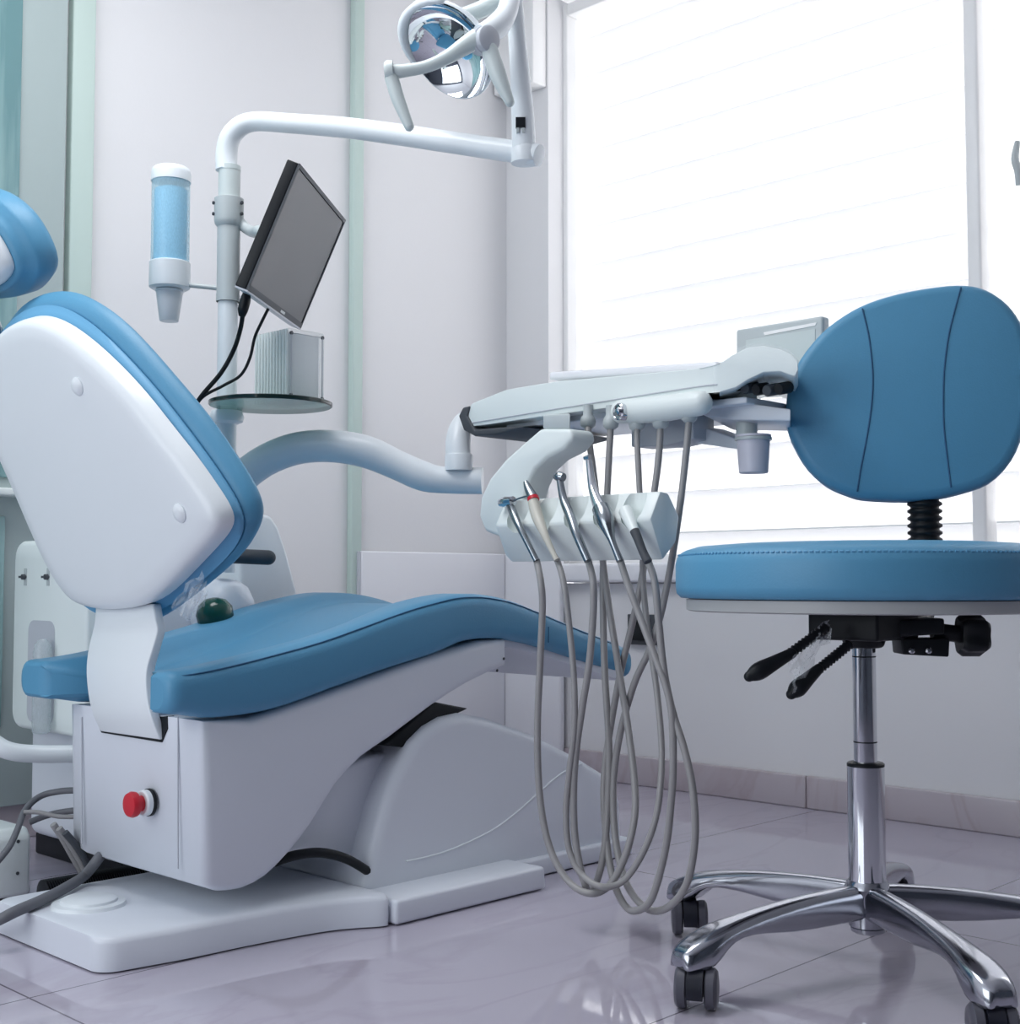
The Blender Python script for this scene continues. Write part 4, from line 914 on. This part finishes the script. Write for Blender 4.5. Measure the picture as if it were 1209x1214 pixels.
def castor(deg, swivel):
    a = math.radians(deg); c = V((SX, SY, 0)) + V((math.cos(a), math.sin(a), 0)) * .249
    s_ = math.radians(swivel); axl = V((math.cos(s_), math.sin(s_), 0)); fwd = V((-axl.y, axl.x, 0))
    wc = c + fwd * .010; wr = .0215
    cs_ = MB().cyl(V((c.x, c.y, wr + .012)), V((c.x, c.y, zbot + .012)), .006, n=14).build('castor', M['chrome'], so_)
    for q_ in (-1, 1):
        o_ = V((wc.x, wc.y, wr + .0005)) + axl * q_ * .0150
        MB().lathe(o_ - axl * q_ * .006, axl * q_, [(.006, 0), (wr - .002, 0), (wr, .002), (wr, .010), (wr - .003, .013), (wr - .010, .014), (.004, .0125)], 32).build('wheel', M['wheel'], cs_)
    hl_ = []
    for w in (-.0085, .0085):
        hl_.append([V((wc.x, wc.y, wr)) + axl * w + (UP * math.sin(t_) + fwd * math.cos(t_)) * (wr + .003) for t_ in (math.radians(-15 + 15 * i) for i in range(15))] + [V((wc.x, wc.y, wr)) + axl * w + (UP * math.sin(t_) + fwd * math.cos(t_)) * (wr - .012) for t_ in (math.radians(195 - 15 * i) for i in range(15))])
    MB().loft(hl_).build('hood', M['navy'], cs_)
for dg_, sw_ in ((164, 120), (92, 130), (20, 60), (308, 150), (236, 128)):
    star_arm(dg_); castor(dg_, sw_)
# backrest of the stool
bdir = (RIGHT * .57 + BACK * .82).normalized()
SB = V((SX, SY, 0)) + bdir * (R0 + .02)
nb_ = (-(RIGHT * .22 + BACK * .97) + UP * .08).normalized()
zb0, zb1 = atD(1104, 652, DS + .2).z, atD(1104, 585, DS + .2).z
jbar = [V((SX, SY, zm1 - .016)) + bdir * .05, V((SX, SY, zm1 - .018)) + bdir * (R0 - .05), SB + V((0, 0, zm1 - .010)), SB + V((0, 0, zm1 + .03)), SB + V((0, 0, zb0))]
MB().tube(jbar, .010, 10, 6).build('back_bar', M['black'], so_)
prf = []; nr = 11; bh = zb1 - zb0 + .03
for i in range(nr): prf += [(.0185, bh * i / nr), (.0225, bh * (i + .25) / nr), (.0225, bh * (i + .55) / nr), (.0185, bh * (i + .8) / nr)]
MB().lathe(SB + V((0, 0, zb0 - .01)), UP, prf, 24).build('bellows_sleeve', M['black'], so_, sharp=80)
bb_px = [(932, 487), (936, 455), (949, 425), (974, 394), (1001, 373), (1030, 358), (1066, 347), (1104, 340), (1136, 337), (1162, 340), (1184, 351), (1201, 367), (1214, 390), (1222, 425), (1221, 470), (1214, 510), (1199, 545), (1174, 570), (1142, 582), (1110, 589), (1076, 592), (1026, 590), (1006, 585), (981, 574), (958, 554), (942, 528), (934, 507)]
BP0 = SB + V((0, 0, zb1)) + nb_ * .028
def PS(px, py): return onP(px, py, BP0, nb_)
bl_ = catmull([PS(*a) for a in bb_px], 3, True)
def curve_pad(v):                                   # gentle concave curl of the pad
    c = BP0; t = V((-nb_.y, nb_.x, 0)).normalized(); s_ = (v - c).dot(t)
    return v + nb_ * (s_ * s_ * .35)
pbk = MB(); pad(pbk, bl_, -nb_, [(-.012, -.001), (-.004, .001), (0, .006), (.001, .012), (.001, .018), (-.001, .021), (.001, .024), (.000, .034), (-.006, .040), (-.02, .044)])
spad = pbk.build('backrest_cushion', M['blue'], so_, sharp=70)
for line in ([(1022, 366), (1029, 395), (1033, 425), (1034.5, 450), (1033, 480), (1028, 515), (1021, 552), (1016, 583)], [(1139, 341), (1131, 370), (1124, 400), (1119, 440), (1118, 480), (1119, 510), (1123, 545), (1127, 578)]):
    MB().tube([PS(*a) + nb_ * .0012 for a in line], .0011, 6, 5).build('seam', M['seam'], spad)

# ------------------------------------------------------------------ light
def area(name, loc, rot, sx_, sy_, power, col=(1, 1, 1)):
    l = bpy.data.lights.new(name, 'AREA'); l.shape = 'RECTANGLE'; l.size = sx_; l.size_y = sy_; l.energy = power; l.color = col
    o = bpy.data.objects.new(name, l); C.objects.link(o); o.location = loc; o.rotation_euler = rot; return o
area('window_daylight', (XW + .6, (yF + yE) / 2, 1.15), (0, math.radians(90), 0), 1.9, 2.6, 62, (1, .99, .98))
area('rear_window_daylight', (XB - .03, 1.2, 1.02), (0, math.radians(-90), 0), 1.45, 1.8, 22, (.90, .96, 1))
area('ceiling_fill', (.7, 1.5, ZC - .02), (0, 0, 0), 1.0, .6, 14, (.97, .98, 1))  # fill added under the ceiling to brighten the left wall; no fixture known
w = bpy.data.worlds.new('sky'); bpy.context.scene.world = w; w.use_nodes = True
bg = w.node_tree.nodes['Background']; bg.inputs['Color'].default_value = (.86, .92, 1, 1); bg.inputs['Strength'].default_value = .55

# ------------------------------------------------------------------ camera
cam = bpy.data.cameras.new('camera'); co_ = bpy.data.objects.new('camera', cam); C.objects.link(co_)
co_.location = (0, 0, CAMZ); co_.rotation_euler = (math.pi / 2 + PITCH, 0, AZ - math.pi / 2)
cam.sensor_fit = 'HORIZONTAL'; cam.sensor_width = 36; cam.lens = 36 * FPX / 1209; cam.clip_start = .02
bpy.context.scene.camera = co_
s = bpy.context.scene
s.view_settings.view_transform = 'Standard'; s.view_settings.look = 'None'; s.view_settings.exposure = .10; s.view_settings.gamma = 1
s.cycles.use_denoising = True; s.cycles.max_bounces = 10; s.cycles.diffuse_bounces = 5; s.cycles.transparent_max_bounces = 16
s.cycles.caustics_reflective = False; s.cycles.caustics_refractive = False; s.cycles.sample_clamp_indirect = 6
